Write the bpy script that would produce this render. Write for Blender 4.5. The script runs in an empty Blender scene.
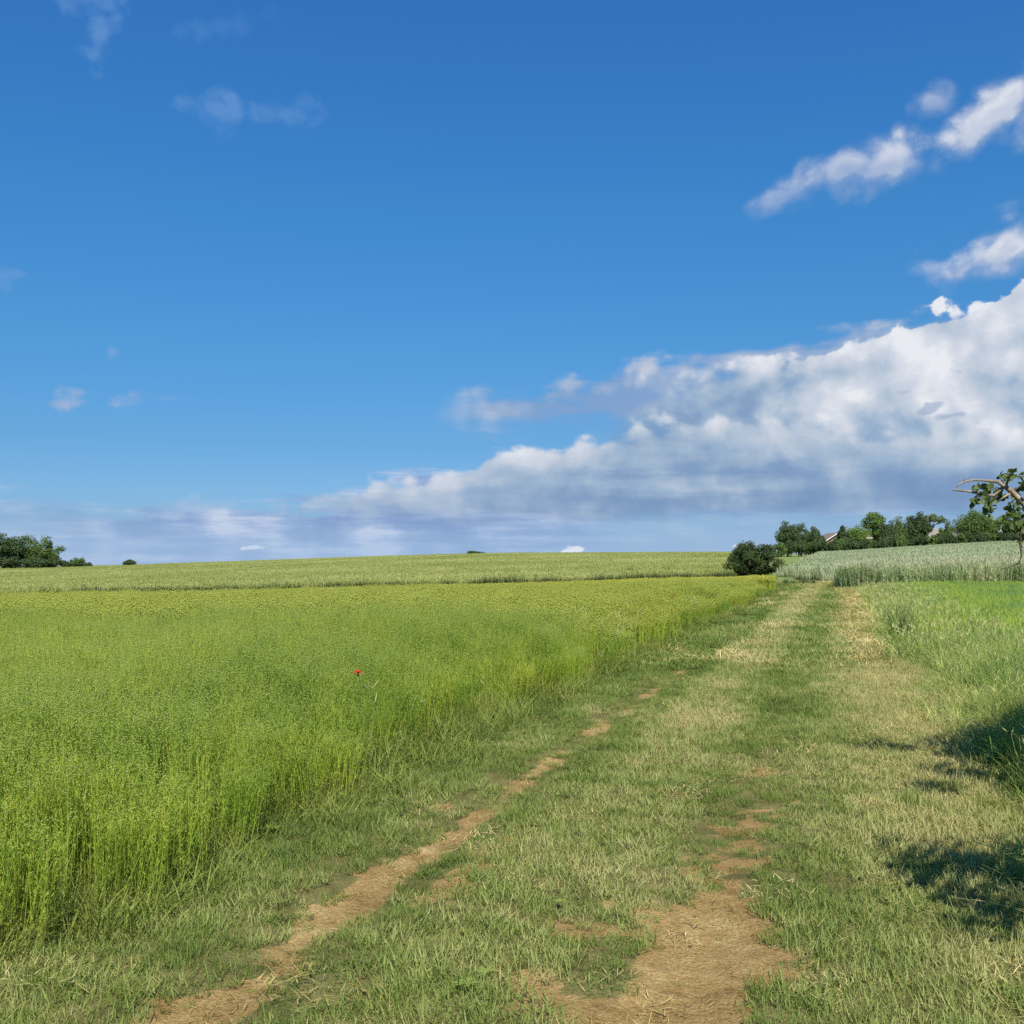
import bpy, math, random
R=math.radians
SUN_EL,SUN_AZ=50.0,172.0     # azimuth clockwise from +Y (view direction): right and a little behind

class V:
    """a float socket with arithmetic: every operation adds a Math node"""
    def __init__(s,sock,nt): s.s=sock; s.nt=nt
    def _m(s,op,*a):
        n=s.nt.nodes.new('ShaderNodeMath'); n.operation=op
        for i,x in enumerate((s,)+a):
            if isinstance(x,V): s.nt.links.new(x.s,n.inputs[i])
            else: n.inputs[i].default_value=float(x)
        return V(n.outputs[0],s.nt)
    def __add__(s,o): return s._m('ADD',o)
    __radd__=__add__
    def __sub__(s,o): return s._m('SUBTRACT',o)
    def __rsub__(s,o): return (s*-1.0)+o
    def __mul__(s,o): return s._m('MULTIPLY',o)
    __rmul__=__mul__
    def __truediv__(s,o): return s._m('DIVIDE',o)
    def __neg__(s): return s*-1.0
    def abs(s): return s._m('ABSOLUTE')
    def pow(s,e): return s._m('POWER',e)
    def min(s,o): return s._m('MINIMUM',o)
    def max(s,o): return s._m('MAXIMUM',o)
    def sin(s): return s._m('SINE')
    def step(s,a,b,c=0.0,d=1.0,smooth=True):
        n=s.nt.nodes.new('ShaderNodeMapRange'); n.interpolation_type='SMOOTHSTEP' if smooth else 'LINEAR'
        s.nt.links.new(s.s,n.inputs[0])
        for i,x in enumerate((a,b,c,d)):
            if isinstance(x,V): s.nt.links.new(x.s,n.inputs[1+i])
            else: n.inputs[1+i].default_value=x
        return V(n.outputs[0],s.nt)
    def curve(s,pts,lo,hi,vlo,vhi):
        """piecewise smooth function through pts"""
        n=s.nt.nodes.new('ShaderNodeFloatCurve'); c=n.mapping.curves[0]
        q=[((x-lo)/(hi-lo),(y-vlo)/(vhi-vlo)) for x,y in pts]
        while len(c.points)<len(q): c.points.new(.5,.5)
        for p,(x,y) in zip(c.points,q): p.location=(x,y)
        n.mapping.update()
        t=s.step(lo,hi,smooth=False)
        s.nt.links.new(t.s,n.inputs[1])
        return V(n.outputs[0],s.nt)*(vhi-vlo)+vlo
def vec(nt,x,y,z=0.0):
    n=nt.nodes.new('ShaderNodeCombineXYZ')
    for i,a in enumerate((x,y,z)):
        if isinstance(a,V): nt.links.new(a.s,n.inputs[i])
        else: n.inputs[i].default_value=a
    return n.outputs[0]
def noise(nt,v,scale,detail=4,rough=.5,dist=0.0,lac=2.0,dim='2D'):
    n=nt.nodes.new('ShaderNodeTexNoise'); n.noise_dimensions=dim; n.inputs['Scale'].default_value=scale
    n.inputs['Detail'].default_value=detail; n.inputs['Roughness'].default_value=rough
    n.inputs['Distortion'].default_value=dist; n.inputs['Lacunarity'].default_value=lac
    if v is not None: nt.links.new(v,n.inputs['Vector'])
    return V(n.outputs[0],nt)
def voro(nt,v,scale,detail=0,rough=.5,smooth=.6):
    n=nt.nodes.new('ShaderNodeTexVoronoi'); n.voronoi_dimensions='2D'; n.feature='SMOOTH_F1'; n.inputs['Scale'].default_value=scale
    n.inputs['Detail'].default_value=detail; n.inputs['Roughness'].default_value=rough; n.inputs['Smoothness'].default_value=smooth
    nt.links.new(v,n.inputs['Vector']); return V(n.outputs['Distance'],nt)
def mix(nt,f,a,b,blend='MIX'):
    n=nt.nodes.new('ShaderNodeMix'); n.data_type='RGBA'; n.blend_type=blend
    for sock,x in ((n.inputs[0],f),(n.inputs[6],a),(n.inputs[7],b)):
        if isinstance(x,V): nt.links.new(x.s,sock)
        elif isinstance(x,bpy.types.NodeSocket): nt.links.new(x,sock)
        elif isinstance(x,(int,float)): sock.default_value=x
        else: sock.default_value=(*x,1)
    return n.outputs[2]
def srgb(r,g,b):
    f=lambda c:(c/255/12.92 if c<10.3 else ((c/255+.055)/1.055)**2.4)
    return (f(r),f(g),f(b))
def ramp(nt,f,stops,interp='LINEAR'):
    n=nt.nodes.new('ShaderNodeValToRGB'); n.color_ramp.interpolation=interp
    e=n.color_ramp.elements
    while len(e)<len(stops): e.new(.5)
    for k,(p,c) in zip(e,stops): k.position=p; k.color=(*c,1)
    nt.links.new(f.s if isinstance(f,V) else f,n.inputs[0]); return n.outputs[0]

def build_sky(sc):
    w=bpy.data.worlds.new("World"); sc.world=w; w.use_nodes=True; nt=w.node_tree
    S=0.064
    sky=nt.nodes.new('ShaderNodeTexSky'); sky.sky_type='NISHITA'; sky.sun_disc=False
    sky.sun_elevation=R(SUN_EL); sky.sun_rotation=R(SUN_AZ)
    sky.air_density=1.0; sky.dust_density=.4; sky.ozone_density=3.0
    tc=nt.nodes.new('ShaderNodeTexCoord'); sp=nt.nodes.new('ShaderNodeSeparateXYZ'); nt.links.new(tc.outputs['Generated'],sp.inputs[0])
    x,y,z=[V(o,nt) for o in sp.outputs]
    az=x._m('ARCTAN2',y); el=z._m('ARCSINE')
    # clear air: the sky model, deepened to the clean blue of the day
    tint=ramp(nt,el.step(0,.52,smooth=False),[(0,(.42,.70,1.30)),(.06,(.39,.63,1.06)),(.2,(.345,.645,.95)),(.36,(.33,.76,1.07)),(.6,(.315,.88,1.26)),(1,(.31,.93,1.52))])
    col=mix(nt,1.0,sky.outputs[0],tint,'MULTIPLY')
    def C(r,g,b): return tuple(c/.1 for c in srgb(r,g,b))
    clear=col
    wx=noise(nt,vec(nt,az,el*1.25),9,2,.55)-.5
    wy=noise(nt,vec(nt,az+7.3,el*1.25+3.1),9,2,.55)-.5
    A=az+wx*.030; E=el+wy*.020
    # one field that every cloud shares: round heads and torn detail, also read a step towards the sun
    def field(oa,oe):
        v=vec(nt,A+oa,(E+oe)*1.15)
        return (0.47-voro(nt,v,12,1.4,.42,.9))*.75+(noise(nt,v,10,7,.57)-.5)*1.25
    h0=field(0,0); h1=field(.010,.015)
    f1=noise(nt,vec(nt,A,E*1.2+9.0),34,5,.62)-.5
    r1=0.42-voro(nt,vec(nt,A+f1*.008,E*1.15+f1*.008),34,1.0,.5,.6)
    emb=(h0-h1)
    g0=noise(nt,vec(nt,A,E*2.0+5.0),6,3,.5)-.5
    st=noise(nt,vec(nt,az+wx*.03,(el+wy*.01)*8.0+1.7),7.5,6,.58)-.5
    st2=noise(nt,vec(nt,az*1.6,el*14.0+4.2),6,5,.58)
    # low streaky bank along the horizon, thinning to the left
    top=az.curve([(-.7,.030),(-.46,.045),(-.36,.050),(-.2,.058),(-.1,.076),(-.03,.092),(.05,.102),(.3,.11),(.7,.11)],-.7,.7,0,.2)
    d=(top-el+st*.085+h0*.012).step(-.006,.022)*az.step(-.56,-.25,.25,.95)*(1.0-az.step(.0,.14)*el.step(.046,.030)*.75)
    lum=st2*1.0+emb*.45+h0*.16+f1*.15+.05
    col=mix(nt,d,col,ramp(nt,lum,[(.28,C(124,154,200)),(.44,C(140,166,210)),(.60,C(164,184,220)),(.78,C(200,211,234))]))
    # paler air right at the horizon
    col=mix(nt,el.step(.0,.040,.60,0.0),col,C(160,190,224))
    # grey veil behind the upper bank
    vt=az.curve([(-.7,.15),(-.1,.140),(-.05,.158),(0,.168),(.1,.182),(.2,.200),(.7,.24)],-.7,.7,0,.3)
    veil=az.step(-.085,-.01)*(vt-el+st*.03+h0*.024+r1*.014+f1*.014).step(0,.018)*(el-.112+st*.03+h0*.014).step(0,.022)
    col=mix(nt,veil*(st+h0*.3+g0*.5).step(-.42,-.12)*.92,col,ramp(nt,(h0*.35+g0*.6+st*.35+emb*.45+r1*.3)+.5,[(.28,C(130,162,205)),(.50,C(156,178,209)),(.74,C(190,199,217))]))
    # upper heads of the big bank
    top=az.curve([(-.7,.0),(-.3,.0),(0,.08),(.07,.140),(.11,.160),(.16,.176),(.215,.190),(.29,.192),(.34,.202),(.385,.214),(.42,.222),(.46,.240),(.55,.27),(.7,.25)],-.7,.7,0,.3)
    dep=top-el
    a1=(dep+h0*.034+g0*.012+f1*.024+r1*.020).step(0.0,az.curve([(-.7,.05),(.05,.04),(.2,.016),(.3,.007),(.7,.005)],-.7,.7,0,.05))*az.step(.03,.17)*el.step(.05,.09)
    l1=emb*.70+g0*.85+h0*.16+f1*.26+r1*.26+.03+dep.step(.022,.0)*.16+az.curve([(-.7,.5),(.05,.50),(.2,.60),(.3,.68),(.5,.70),(.7,.65)],-.7,.7,0,1)-(dep-.02)*az.curve([(-.7,3),(.15,3.0),(.3,1.1),(.7,1.5)],-.7,.7,0,4)
    # lower, nearer heads with a flat grey foot
    top=az.curve([(-.7,.03),(-.45,.044),(-.36,.050),(-.2,.060),(-.12,.074),(-.065,.088),(-.012,.106),(.04,.116),(.1,.132),(.16,.141),(.22,.138),(.30,.124),(.40,.118),(.55,.12),(.7,.12)],-.7,.7,0,.3)
    dep=top-el
    a2=(dep+h0*.030+g0*.02+f1*.028+r1*.020).step(0.0,.014)*az.step(-.50,-.10)*(el+st*.030+h0*.012+f1*.012).step(.026,.046)
    l2=emb*.50+g0*.42+h0*.10+f1*.16+r1*.14+dep.curve([(-.05,.80),(0,.78),(.016,.68),(.034,.46),(.05,.26),(.066,.15),(.09,.15),(.12,.17)],-.05,.12,0,1)*az.curve([(-.7,.62),(-.3,.68),(-.1,.84),(.1,1),(.3,1),(.7,.9)],-.7,.7,0,1)+st*.30
    shelf=az.step(.02,.10)*az.step(.33,.2)*((el-.064+(st2-.5)*.02).abs()).step(.013,.002)
    l2=l2+shelf*.20
    pal=[(0,C(120,151,190)),(.18,C(133,161,196)),(.36,C(157,180,206)),(.54,C(185,199,216)),(.72,C(207,214,226)),(.92,C(233,236,242))]
    col=mix(nt,a1*.97,col,ramp(nt,l1,pal))
    col=mix(nt,a2*az.curve([(-.7,.0),(-.35,.40),(-.2,.62),(-.05,.88),(.1,.97),(.7,.97)],-.7,.7,0,1),col,ramp(nt,l2,pal))
    # small clouds and scud share one density and one light
    def blobs(lst,noisy,soft,X,Y):
        acc=None
        for ca,ce,ra,re,tilt,op in lst:
            dx=X-ca; dy=(Y-ce)-dx*tilt
            q=((dx*(1/ra)).pow(2.0)+(dy*(1/re)).pow(2.0)).pow(.5)
            m=(1.0-q+noisy).step(0.0,soft)*op
            acc=m if acc is None else acc.max(m)
        return acc
    A2=az+wx*.012; E2=el+wy*.008
    nn=h0*1.1+g0*.4+f1*1.5+r1*.9+.20
    sc_=blobs([(.305,.164,.022,.004,0,.7),(.392,.128,.018,.004,.35,.7),(.404,.119,.016,.004,0,.7),(.178,.160,.010,.004,0,.5),(.415,.160,.012,.005,-.2,.5),(.37,.144,.010,.004,0,.4)],nn*1.5-.25,.7,A,E)
    col=mix(nt,sc_*.85,col,C(140,160,196))
    L=[(.440,.372,.060,.030,.60,.95),(.50,.405,.075,.052,.45,.98),(.352,.345,.040,.026,.15,.82),(.318,.343,.044,.022,.25,.74),(.282,.333,.044,.020,.35,.64),(.252,.322,.030,.016,.4,.5),(.392,.385,.024,.014,.1,.5),
       (.452,.258,.075,.026,.10,.92),(.53,.270,.10,.046,0,.96),(.405,.250,.050,.012,0,.45)]
    nb=nn*.58+.12
    m=blobs(L,nb,.95,A2,E2); m2=blobs(L,nb,.95,A2+.004,E2+.014)
    pl=(m-m2)*.75+emb*.55+m*.55+g0*.4+f1*.25-.03
    col=mix(nt,m,col,ramp(nt,pl,[(.1,C(150,173,210)),(.45,C(184,196,219)),(.85,C(222,226,235))]))
    L=[(-.404,.147,.036,.026,.1,1.0),(-.380,.136,.062,.014,.0,.85),(-.475,.236,.022,.014,-.05,.35),(-.265,.388,.040,.018,0,.66),(-.215,.398,.048,.013,.25,.45),(-.380,.436,.028,.026,.5,.66),(-.390,.47,.036,.022,.1,.5),(-.27,.46,.06,.014,.2,.22),(-.33,.140,.026,.005,.1,.35)]
    m=blobs(L,nn*1.1,1.1,A,E)
    col=mix(nt,m*el.step(.2,.3,1.05,.74),col,mix(nt,el.step(.1,.35),C(166,182,213),C(116,160,214)))
    m=blobs([(.063,.001,.012,.006,0,.85),(.222,.003,.016,.007,0,.7),(.268,.006,.012,.006,0,.6),(-.25,.004,.018,.003,.1,.5)],f1*2.2+r1*1.0,.4,az,el)
    col=mix(nt,m,col,C(228,235,244))
    # the clouds stand in this quarter of the sky only
    reg=az.step(-.80,-.70)*az.step(.80,.70)*el.step(.66,.56)
    b=nt.nodes['Background']; nt.links.new(clear,b.inputs[0]); b.inputs[1].default_value=S
    b2=nt.nodes.new('ShaderNodeBackground'); nt.links.new(col,b2.inputs[0]); b2.inputs[1].default_value=S
    ms=nt.nodes.new('ShaderNodeMixShader'); nt.links.new(reg.s,ms.inputs[0]); nt.links.new(b.outputs[0],ms.inputs[1]); nt.links.new(b2.outputs[0],ms.inputs[2])
    nt.links.new(ms.outputs[0],nt.nodes['World Output'].inputs[0])
    w.cycles.sampling_method='MANUAL'; w.cycles.sample_map_resolution=256
    print('world nodes',len(nt.nodes))
    return w
import numpy as np
sc=bpy.context.scene; col_main=sc.collection
rng=np.random.default_rng(7); rnd=random.Random(5)
EYE=1.65; F=1027.0
# ------------------------------------------------------------------ numbers
def _hash(ix,iy,seed):
    h=(ix.astype(np.int64)*374761393+iy.astype(np.int64)*668265263+seed*1274126177)&0xffffffff
    h=((h^(h>>13))*1274126177)&0xffffffff
    return ((h^(h>>16))&0xffff)/65535.0
def vnoise(x,y,seed=0):
    x=np.asarray(x,float); y=np.asarray(y,float)
    ix=np.floor(x); iy=np.floor(y); fx=x-ix; fy=y-iy
    fx=fx*fx*(3-2*fx); fy=fy*fy*(3-2*fy)
    a=_hash(ix,iy,seed); b=_hash(ix+1,iy,seed); c=_hash(ix,iy+1,seed); d=_hash(ix+1,iy+1,seed)
    return (a*(1-fx)+b*fx)*(1-fy)+(c*(1-fx)+d*fx)*fy
def fbm(x,y,seed=0,oct=4):
    s=0;a=.5;t=0
    for o in range(oct):
        s=s+a*vnoise(np.asarray(x)*2**o+o*17.3,np.asarray(y)*2**o-o*9.1,seed+o); t+=a; a*=.5
    return s/t-.5
def sst(a,b,x):
    t=np.clip((np.asarray(x,float)-a)/(b-a),0,1); return t*t*(3-2*t)
# ------------------------------------------------------------------ terrain
SK=np.array([-1.4,-.5,0,.2,.28,.5,1.2]); YK=np.array([0,12,25,45,80,150,220,300,420,700,1500,9000.])
ZK=np.array([
 [0,-.05,-.34,-1.1,-2.75,-3.5,-3.8,-4.1,-6,-14,-45,-300],
 [0,-.05,-.34,-1.1,-2.75,-3.5,-3.8,-4.1,-6,-14,-45,-300],
 [0,0,-.12,-.62,-1.55,-.95,-.2,.5,-.2,-7,-38,-300],
 [0,0,-.04,-.34,-.98,-.3,.35,.75,0,-7,-38,-300],
 [0,0,0,-.08,-.45,.1,.7,.9,.2,-7,-38,-300],
 [0,0,0,.02,.55,1.9,3.25,4.0,3.2,-5,-36,-300],
 [0,0,0,.05,.8,2.4,4.2,5.0,4.0,-5,-36,-300]])
def _cr(t,p0,p1,p2,p3):
    return .5*(2*p1+(p2-p0)*t+(2*p0-5*p1+4*p2-p3)*t*t+(3*p1-p0-3*p2+p3)*t**3)
def terrain(X,Y):
    X=np.asarray(X,float); Y=np.asarray(Y,float)
    s=np.clip(X/np.maximum(Y,25),SK[0],SK[-1]-1e-6); y=np.clip(Y,0,YK[-1]-1e-6)
    i=np.clip(np.searchsorted(SK,s,'right')-1,0,len(SK)-2); ts=(s-SK[i])/(SK[i+1]-SK[i]); ts=ts*ts*(3-2*ts)*.4+ts*.6
    j=np.clip(np.searchsorted(YK,y,'right')-1,0,len(YK)-2); ty=(y-YK[j])/(YK[j+1]-YK[j])
    jm=np.clip(j-1,0,len(YK)-1); jp=np.clip(j+2,0,len(YK)-1)
    def row(k): return _cr(ty,ZK[k,jm],ZK[k,j],ZK[k,j+1],ZK[k,jp])
    z=row(i)*(1-ts)+row(i+1)*ts
    return z+fbm(X*.09,Y*.09,3,3)*.10*sst(4,14,np.hypot(X,Y))
def bend(Y): return -.0019*np.maximum(0,np.asarray(Y,float)-35)**2*(np.asarray(Y)<90)-(np.asarray(Y)>=90)*5.75
def U(X,Y): return X-.324*Y-bend(Y)
def XU(u,Y): return u+.324*Y+bend(Y)
def soil_mask(X,Y):
    u=U(X,Y); n=fbm(X*2.6,Y*2.2,11,4); n2=fbm(X*9,Y*9,12,3); n3=fbm(X*.9,Y*.9,15,3)
    br=vnoise(Y*1.15,X*.3,17)
    left=np.exp(-((u+2.30+n3*.30+n*.12)/(.085+.085*sst(5.4,4.0,Y)))**2)*sst(26,5.0,Y)*(.30+.85*sst(.25,.6,br)+.9*n)
    side=np.exp(-((u+1.95)/.13)**2)*np.exp(-((Y-5.5)/.7)**2)*.66+np.exp(-((u+2.62)/.12)**2)*np.exp(-((Y-6.6)/.6)**2)*.6
    rc=-.56+.05*np.sin(Y)
    right=np.exp(-((u-rc+n3*.2)/(.39-.018*Y))**2)*sst(8.4,4.0,Y)*1.0
    patch=np.exp(-((u+1.22)/.22)**2)*np.exp(-((Y-3.95)/.45)**2)*.66
    far=np.exp(-((u-.25)/.3)**2)*np.exp(-((Y-36)/6)**2)*.75+np.exp(-((u+.62)/.2)**2)*np.exp(-((Y-7.6)/.7)**2)*.5
    v=np.maximum.reduce([left,side,right,patch,far])
    return sst(.34,.60,v*.92+n*1.35+n2*.95)*(v>.05)
# ------------------------------------------------------------------ helpers
def link(o,parent=None):
    col_main.objects.link(o)
    if parent is not None: o.parent=parent
    return o
def tag(o,label=None,cat=None,group=None,kind=None):
    if label: o['label']=label
    if cat: o['category']=cat
    if group: o['group']=group
    if kind: o['kind']=kind
    return o
def np_mesh(name,V,polys,attrs=None,smooth=False,mat=None):
    """polys: list of (k,n) index arrays, one per face size"""
    me=bpy.data.meshes.new(name); V=np.asarray(V,np.float32)
    me.vertices.add(len(V)); me.vertices.foreach_set('co',V.ravel())
    loops=np.concatenate([p.ravel() for p in polys]); tot=np.concatenate([np.full(len(p),p.shape[1]) for p in polys])
    me.loops.add(len(loops)); me.loops.foreach_set('vertex_index',loops.astype(np.int32))
    me.polygons.add(len(tot)); me.polygons.foreach_set('loop_start',np.concatenate([[0],np.cumsum(tot)[:-1]]).astype(np.int32))
    try: me.polygons.foreach_set('loop_total',tot.astype(np.int32))
    except Exception: pass
    me.polygons.foreach_set('use_smooth',np.full(len(tot),smooth))
    for k,a in (attrs or {}).items():
        at=me.attributes.new(k,'FLOAT','POINT'); at.data.foreach_set('value',np.asarray(a,np.float32))
    me.update(calc_edges=True)
    if mat: me.materials.append(mat)
    return me
class MB:
    """gathers shapes for one mesh"""
    def __init__(s): s.v=[];s.f=[];s.n=0
    def add(s,V,Fs):
        s.v.append(np.asarray(V,float)); s.f+= [[i+s.n for i in f] for f in Fs]; s.n+=len(V)
    def box(s,c,d,rot=0.0):
        c=np.array(c);d=np.array(d)/2
        P=np.array([[x,y,z] for x in(-1,1) for y in(-1,1) for z in(-1,1)])*d
        if rot: ca,sa=math.cos(rot),math.sin(rot); P=np.stack([P[:,0]*ca-P[:,1]*sa,P[:,0]*sa+P[:,1]*ca,P[:,2]],1)
        s.add(P+c,[[0,1,3,2],[4,6,7,5],[0,4,5,1],[2,3,7,6],[0,2,6,4],[1,5,7,3]])
    def tube(s,pts,rad,k=7,cap=True):
        pts=np.array(pts,float); n=len(pts); V=[]
        for i in range(n):
            t=pts[min(i+1,n-1)]-pts[max(i-1,0)]; t=t/(np.linalg.norm(t)+1e-9)
            a=np.cross(t,[0,0,1.0]) if abs(t[2])<.9 else np.cross(t,[1.0,0,0]); a/=np.linalg.norm(a); b=np.cross(t,a)
            for j in range(k):
                w=2*math.pi*j/k; V.append(pts[i]+(a*math.cos(w)+b*math.sin(w))*rad[i])
        Fs=[[i*k+j,i*k+(j+1)%k,(i+1)*k+(j+1)%k,(i+1)*k+j] for i in range(n-1) for j in range(k)]
        if cap: Fs+=[list(range(k))[::-1],[(n-1)*k+j for j in range(k)]]
        s.add(V,Fs)
    def build(s,name,mat,parent=None,smooth=True):
        me=bpy.data.meshes.new(name); me.from_pydata(np.concatenate(s.v).tolist(),[],s.f); me.materials.append(mat)
        me.polygons.foreach_set('use_smooth',[smooth]*len(me.polygons)); me.update()
        return link(bpy.data.objects.new(name,me),parent)
def empty(name,loc,rz=0):
    o=bpy.data.objects.new(name,None); o.location=loc; o.rotation_euler=(0,0,rz); o.empty_display_size=.3; return link(o)
def copy_tree(o,parent=None):
    c=o.copy(); link(c,parent)
    for ch in o.children: copy_tree(ch,c)
    return c
# ------------------------------------------------------------------ materials
def newmat(name):
    m=bpy.data.materials.new(name); m.use_nodes=True; m.node_tree.nodes.clear(); return m,m.node_tree
def pos(nt):
    g=nt.nodes.new('ShaderNodeNewGeometry'); s=nt.nodes.new('ShaderNodeSeparateXYZ'); nt.links.new(g.outputs['Position'],s.inputs[0])
    return g.outputs['Position'],[V(o,nt) for o in s.outputs]
def attr(nt,name,inst=False):
    a=nt.nodes.new('ShaderNodeAttribute'); a.attribute_name=name
    if inst: a.attribute_type='INSTANCER'
    return V(a.outputs['Fac'],nt)
def out(nt,sh):
    o=nt.nodes.new('ShaderNodeOutputMaterial'); nt.links.new(sh,o.inputs[0])
def leaf_shader(nt,c,trans=.35,rough=.55,spec=.25,tcol=1.25):
    p=nt.nodes.new('ShaderNodeBsdfPrincipled'); nt.links.new(c,p.inputs['Base Color'])
    p.inputs['Roughness'].default_value=rough; p.inputs['Specular IOR Level'].default_value=spec
    t=nt.nodes.new('ShaderNodeBsdfTranslucent')
    nt.links.new(mix(nt,1.0,c,(tcol,tcol*1.05,tcol*.55),'MULTIPLY'),t.inputs[0])
    m=nt.nodes.new('ShaderNodeMixShader'); m.inputs[0].default_value=trans
    nt.links.new(p.outputs[0],m.inputs[1]); nt.links.new(t.outputs[0],m.inputs[2]); out(nt,m.outputs[0])
def veg(name,stops,base,tip=None,scale=.35,trans=.35,spec=.12,base_h=.5,zone=None,fine=3.0,inst=.45,rough=.6):
    """stops: colour ramp driven by place in the field and by plant; base: colour at the foot of the blade"""
    m,nt=newmat(name); P,(x,y,z)=pos(nt)
    n=noise(nt,P,scale,3,.55,dim='3D'); nf=noise(nt,P,fine,2,.6,dim='3D')
    t=attr(nt,'tint',True); h=attr(nt,'h')
    f=(n-.5)*1.5+(nf-.5)*.5+(t-.5)*inst+.5
    if zone: f=f+zone(nt,x,y)
    c=ramp(nt,f,stops)
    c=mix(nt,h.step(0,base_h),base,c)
    if tip: c=mix(nt,h.step(tip[0],1.0),c,tip[1])
    leaf_shader(nt,c,trans,rough,spec); return m
def simple(name,c,rough=.8,var=.25,scale=8.0,spec=.2,bump=0):
    m,nt=newmat(name); tcd=nt.nodes.new('ShaderNodeTexCoord')
    n=noise(nt,tcd.outputs['Object'],scale,4,.6,dim='3D')
    cc=ramp(nt,n,[(.25,tuple(k*(1-var) for k in c)),(.75,tuple(min(1,k*(1+var)) for k in c))])
    p=nt.nodes.new('ShaderNodeBsdfPrincipled'); nt.links.new(cc,p.inputs['Base Color']); p.inputs['Roughness'].default_value=rough; p.inputs['Specular IOR Level'].default_value=spec
    if bump:
        b=nt.nodes.new('ShaderNodeBump'); b.inputs['Strength'].default_value=bump; nt.links.new(n.s,b.inputs['Height']); nt.links.new(b.outputs[0],p.inputs['Normal'])
    out(nt,p.outputs[0]); return m
# ------------------------------------------------------------------ plants in mesh
def blades(n,rad,L,w,lean=(.1,.7),curl=(.2,1.0),seg=3,square=None,seed=0,leandir=None,r=None):
    """n grass blades -> verts, h, quads, tris"""
    r=r or np.random.default_rng(seed)
    if square: bx=(r.random(n)-.5)*square; by=(r.random(n)-.5)*square
    else:
        rr=rad*np.sqrt(r.random(n)); a=r.random(n)*2*np.pi; bx=rr*np.cos(a); by=rr*np.sin(a)
    az=r.random(n)*2*np.pi
    if leandir is not None: az=leandir+r.normal(0,.7,n)
    Ln=L[0]+(L[1]-L[0])*r.random(n); W=w*(.7+.6*r.random(n)); th=lean[0]+(lean[1]-lean[0])*r.random(n); cu=curl[0]+(curl[1]-curl[0])*r.random(n)
    face=az+np.pi/2+r.normal(0,.5,n)
    px=bx.copy();py=by.copy();pz=np.zeros(n)-.01
    rows=[];hs=[]
    for k in range(seg+1):
        t=k/seg; wk=W*(1-t**1.6)*.5+W*.06
        if k<seg:
            rows.append(np.stack([px-np.cos(face)*wk,py-np.sin(face)*wk,pz],1)); rows.append(np.stack([px+np.cos(face)*wk,py+np.sin(face)*wk,pz],1)); hs+= [np.full(n,t)]*2
        else: rows.append(np.stack([px,py,pz],1)); hs.append(np.full(n,1.0))
        ang=th+cu*t; d=Ln/seg
        px=px+np.sin(ang)*np.cos(az)*d; py=py+np.sin(ang)*np.sin(az)*d; pz=pz+np.cos(ang)*d
    Vv=np.stack(rows,1); m=Vv.shape[1]; off=(np.arange(n)*m)[:,None]
    q=np.concatenate([off+np.array([[2*k,2*k+1,2*k+3,2*k+2]]) for k in range(seg-1)]) if seg>1 else np.zeros((0,4),int)
    t=off+np.array([[2*seg-2,2*seg-1,2*seg]])
    return Vv.reshape(-1,3),np.stack(hs,1).ravel(),q,t
def join(parts):
    Vs=[];hs=[];qs=[];ts=[];o=0
    for v,h,q,t in parts:
        Vs.append(v);hs.append(h);qs.append(q+o);ts.append(t+o);o+=len(v)
    return np.concatenate(Vs),np.concatenate(hs),np.concatenate(qs),np.concatenate(ts)
def plant_mesh(name,parts,mat):
    v,h,q,t=join(parts); return np_mesh(name,v,[p for p in (q,t) if len(p)],{'h':h},False,mat)
def octa(C,r,hv,zs=1.2):
    n=len(C); D=np.array([[1,0,0],[0,1,0],[-1,0,0],[0,-1,0],[0,0,zs],[0,0,-zs]])
    v=(C[:,None,:]+D[None]*np.asarray(r).reshape(-1,1,1)).reshape(-1,3); off=(np.arange(n)*6)[:,None,None]
    t=(off+np.array([[0,1,4],[1,2,4],[2,3,4],[3,0,4],[1,0,5],[2,1,5],[3,2,5],[0,3,5]])[None]).reshape(-1,3)
    return v,np.full(len(v),hv),np.zeros((0,4),int),t
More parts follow.
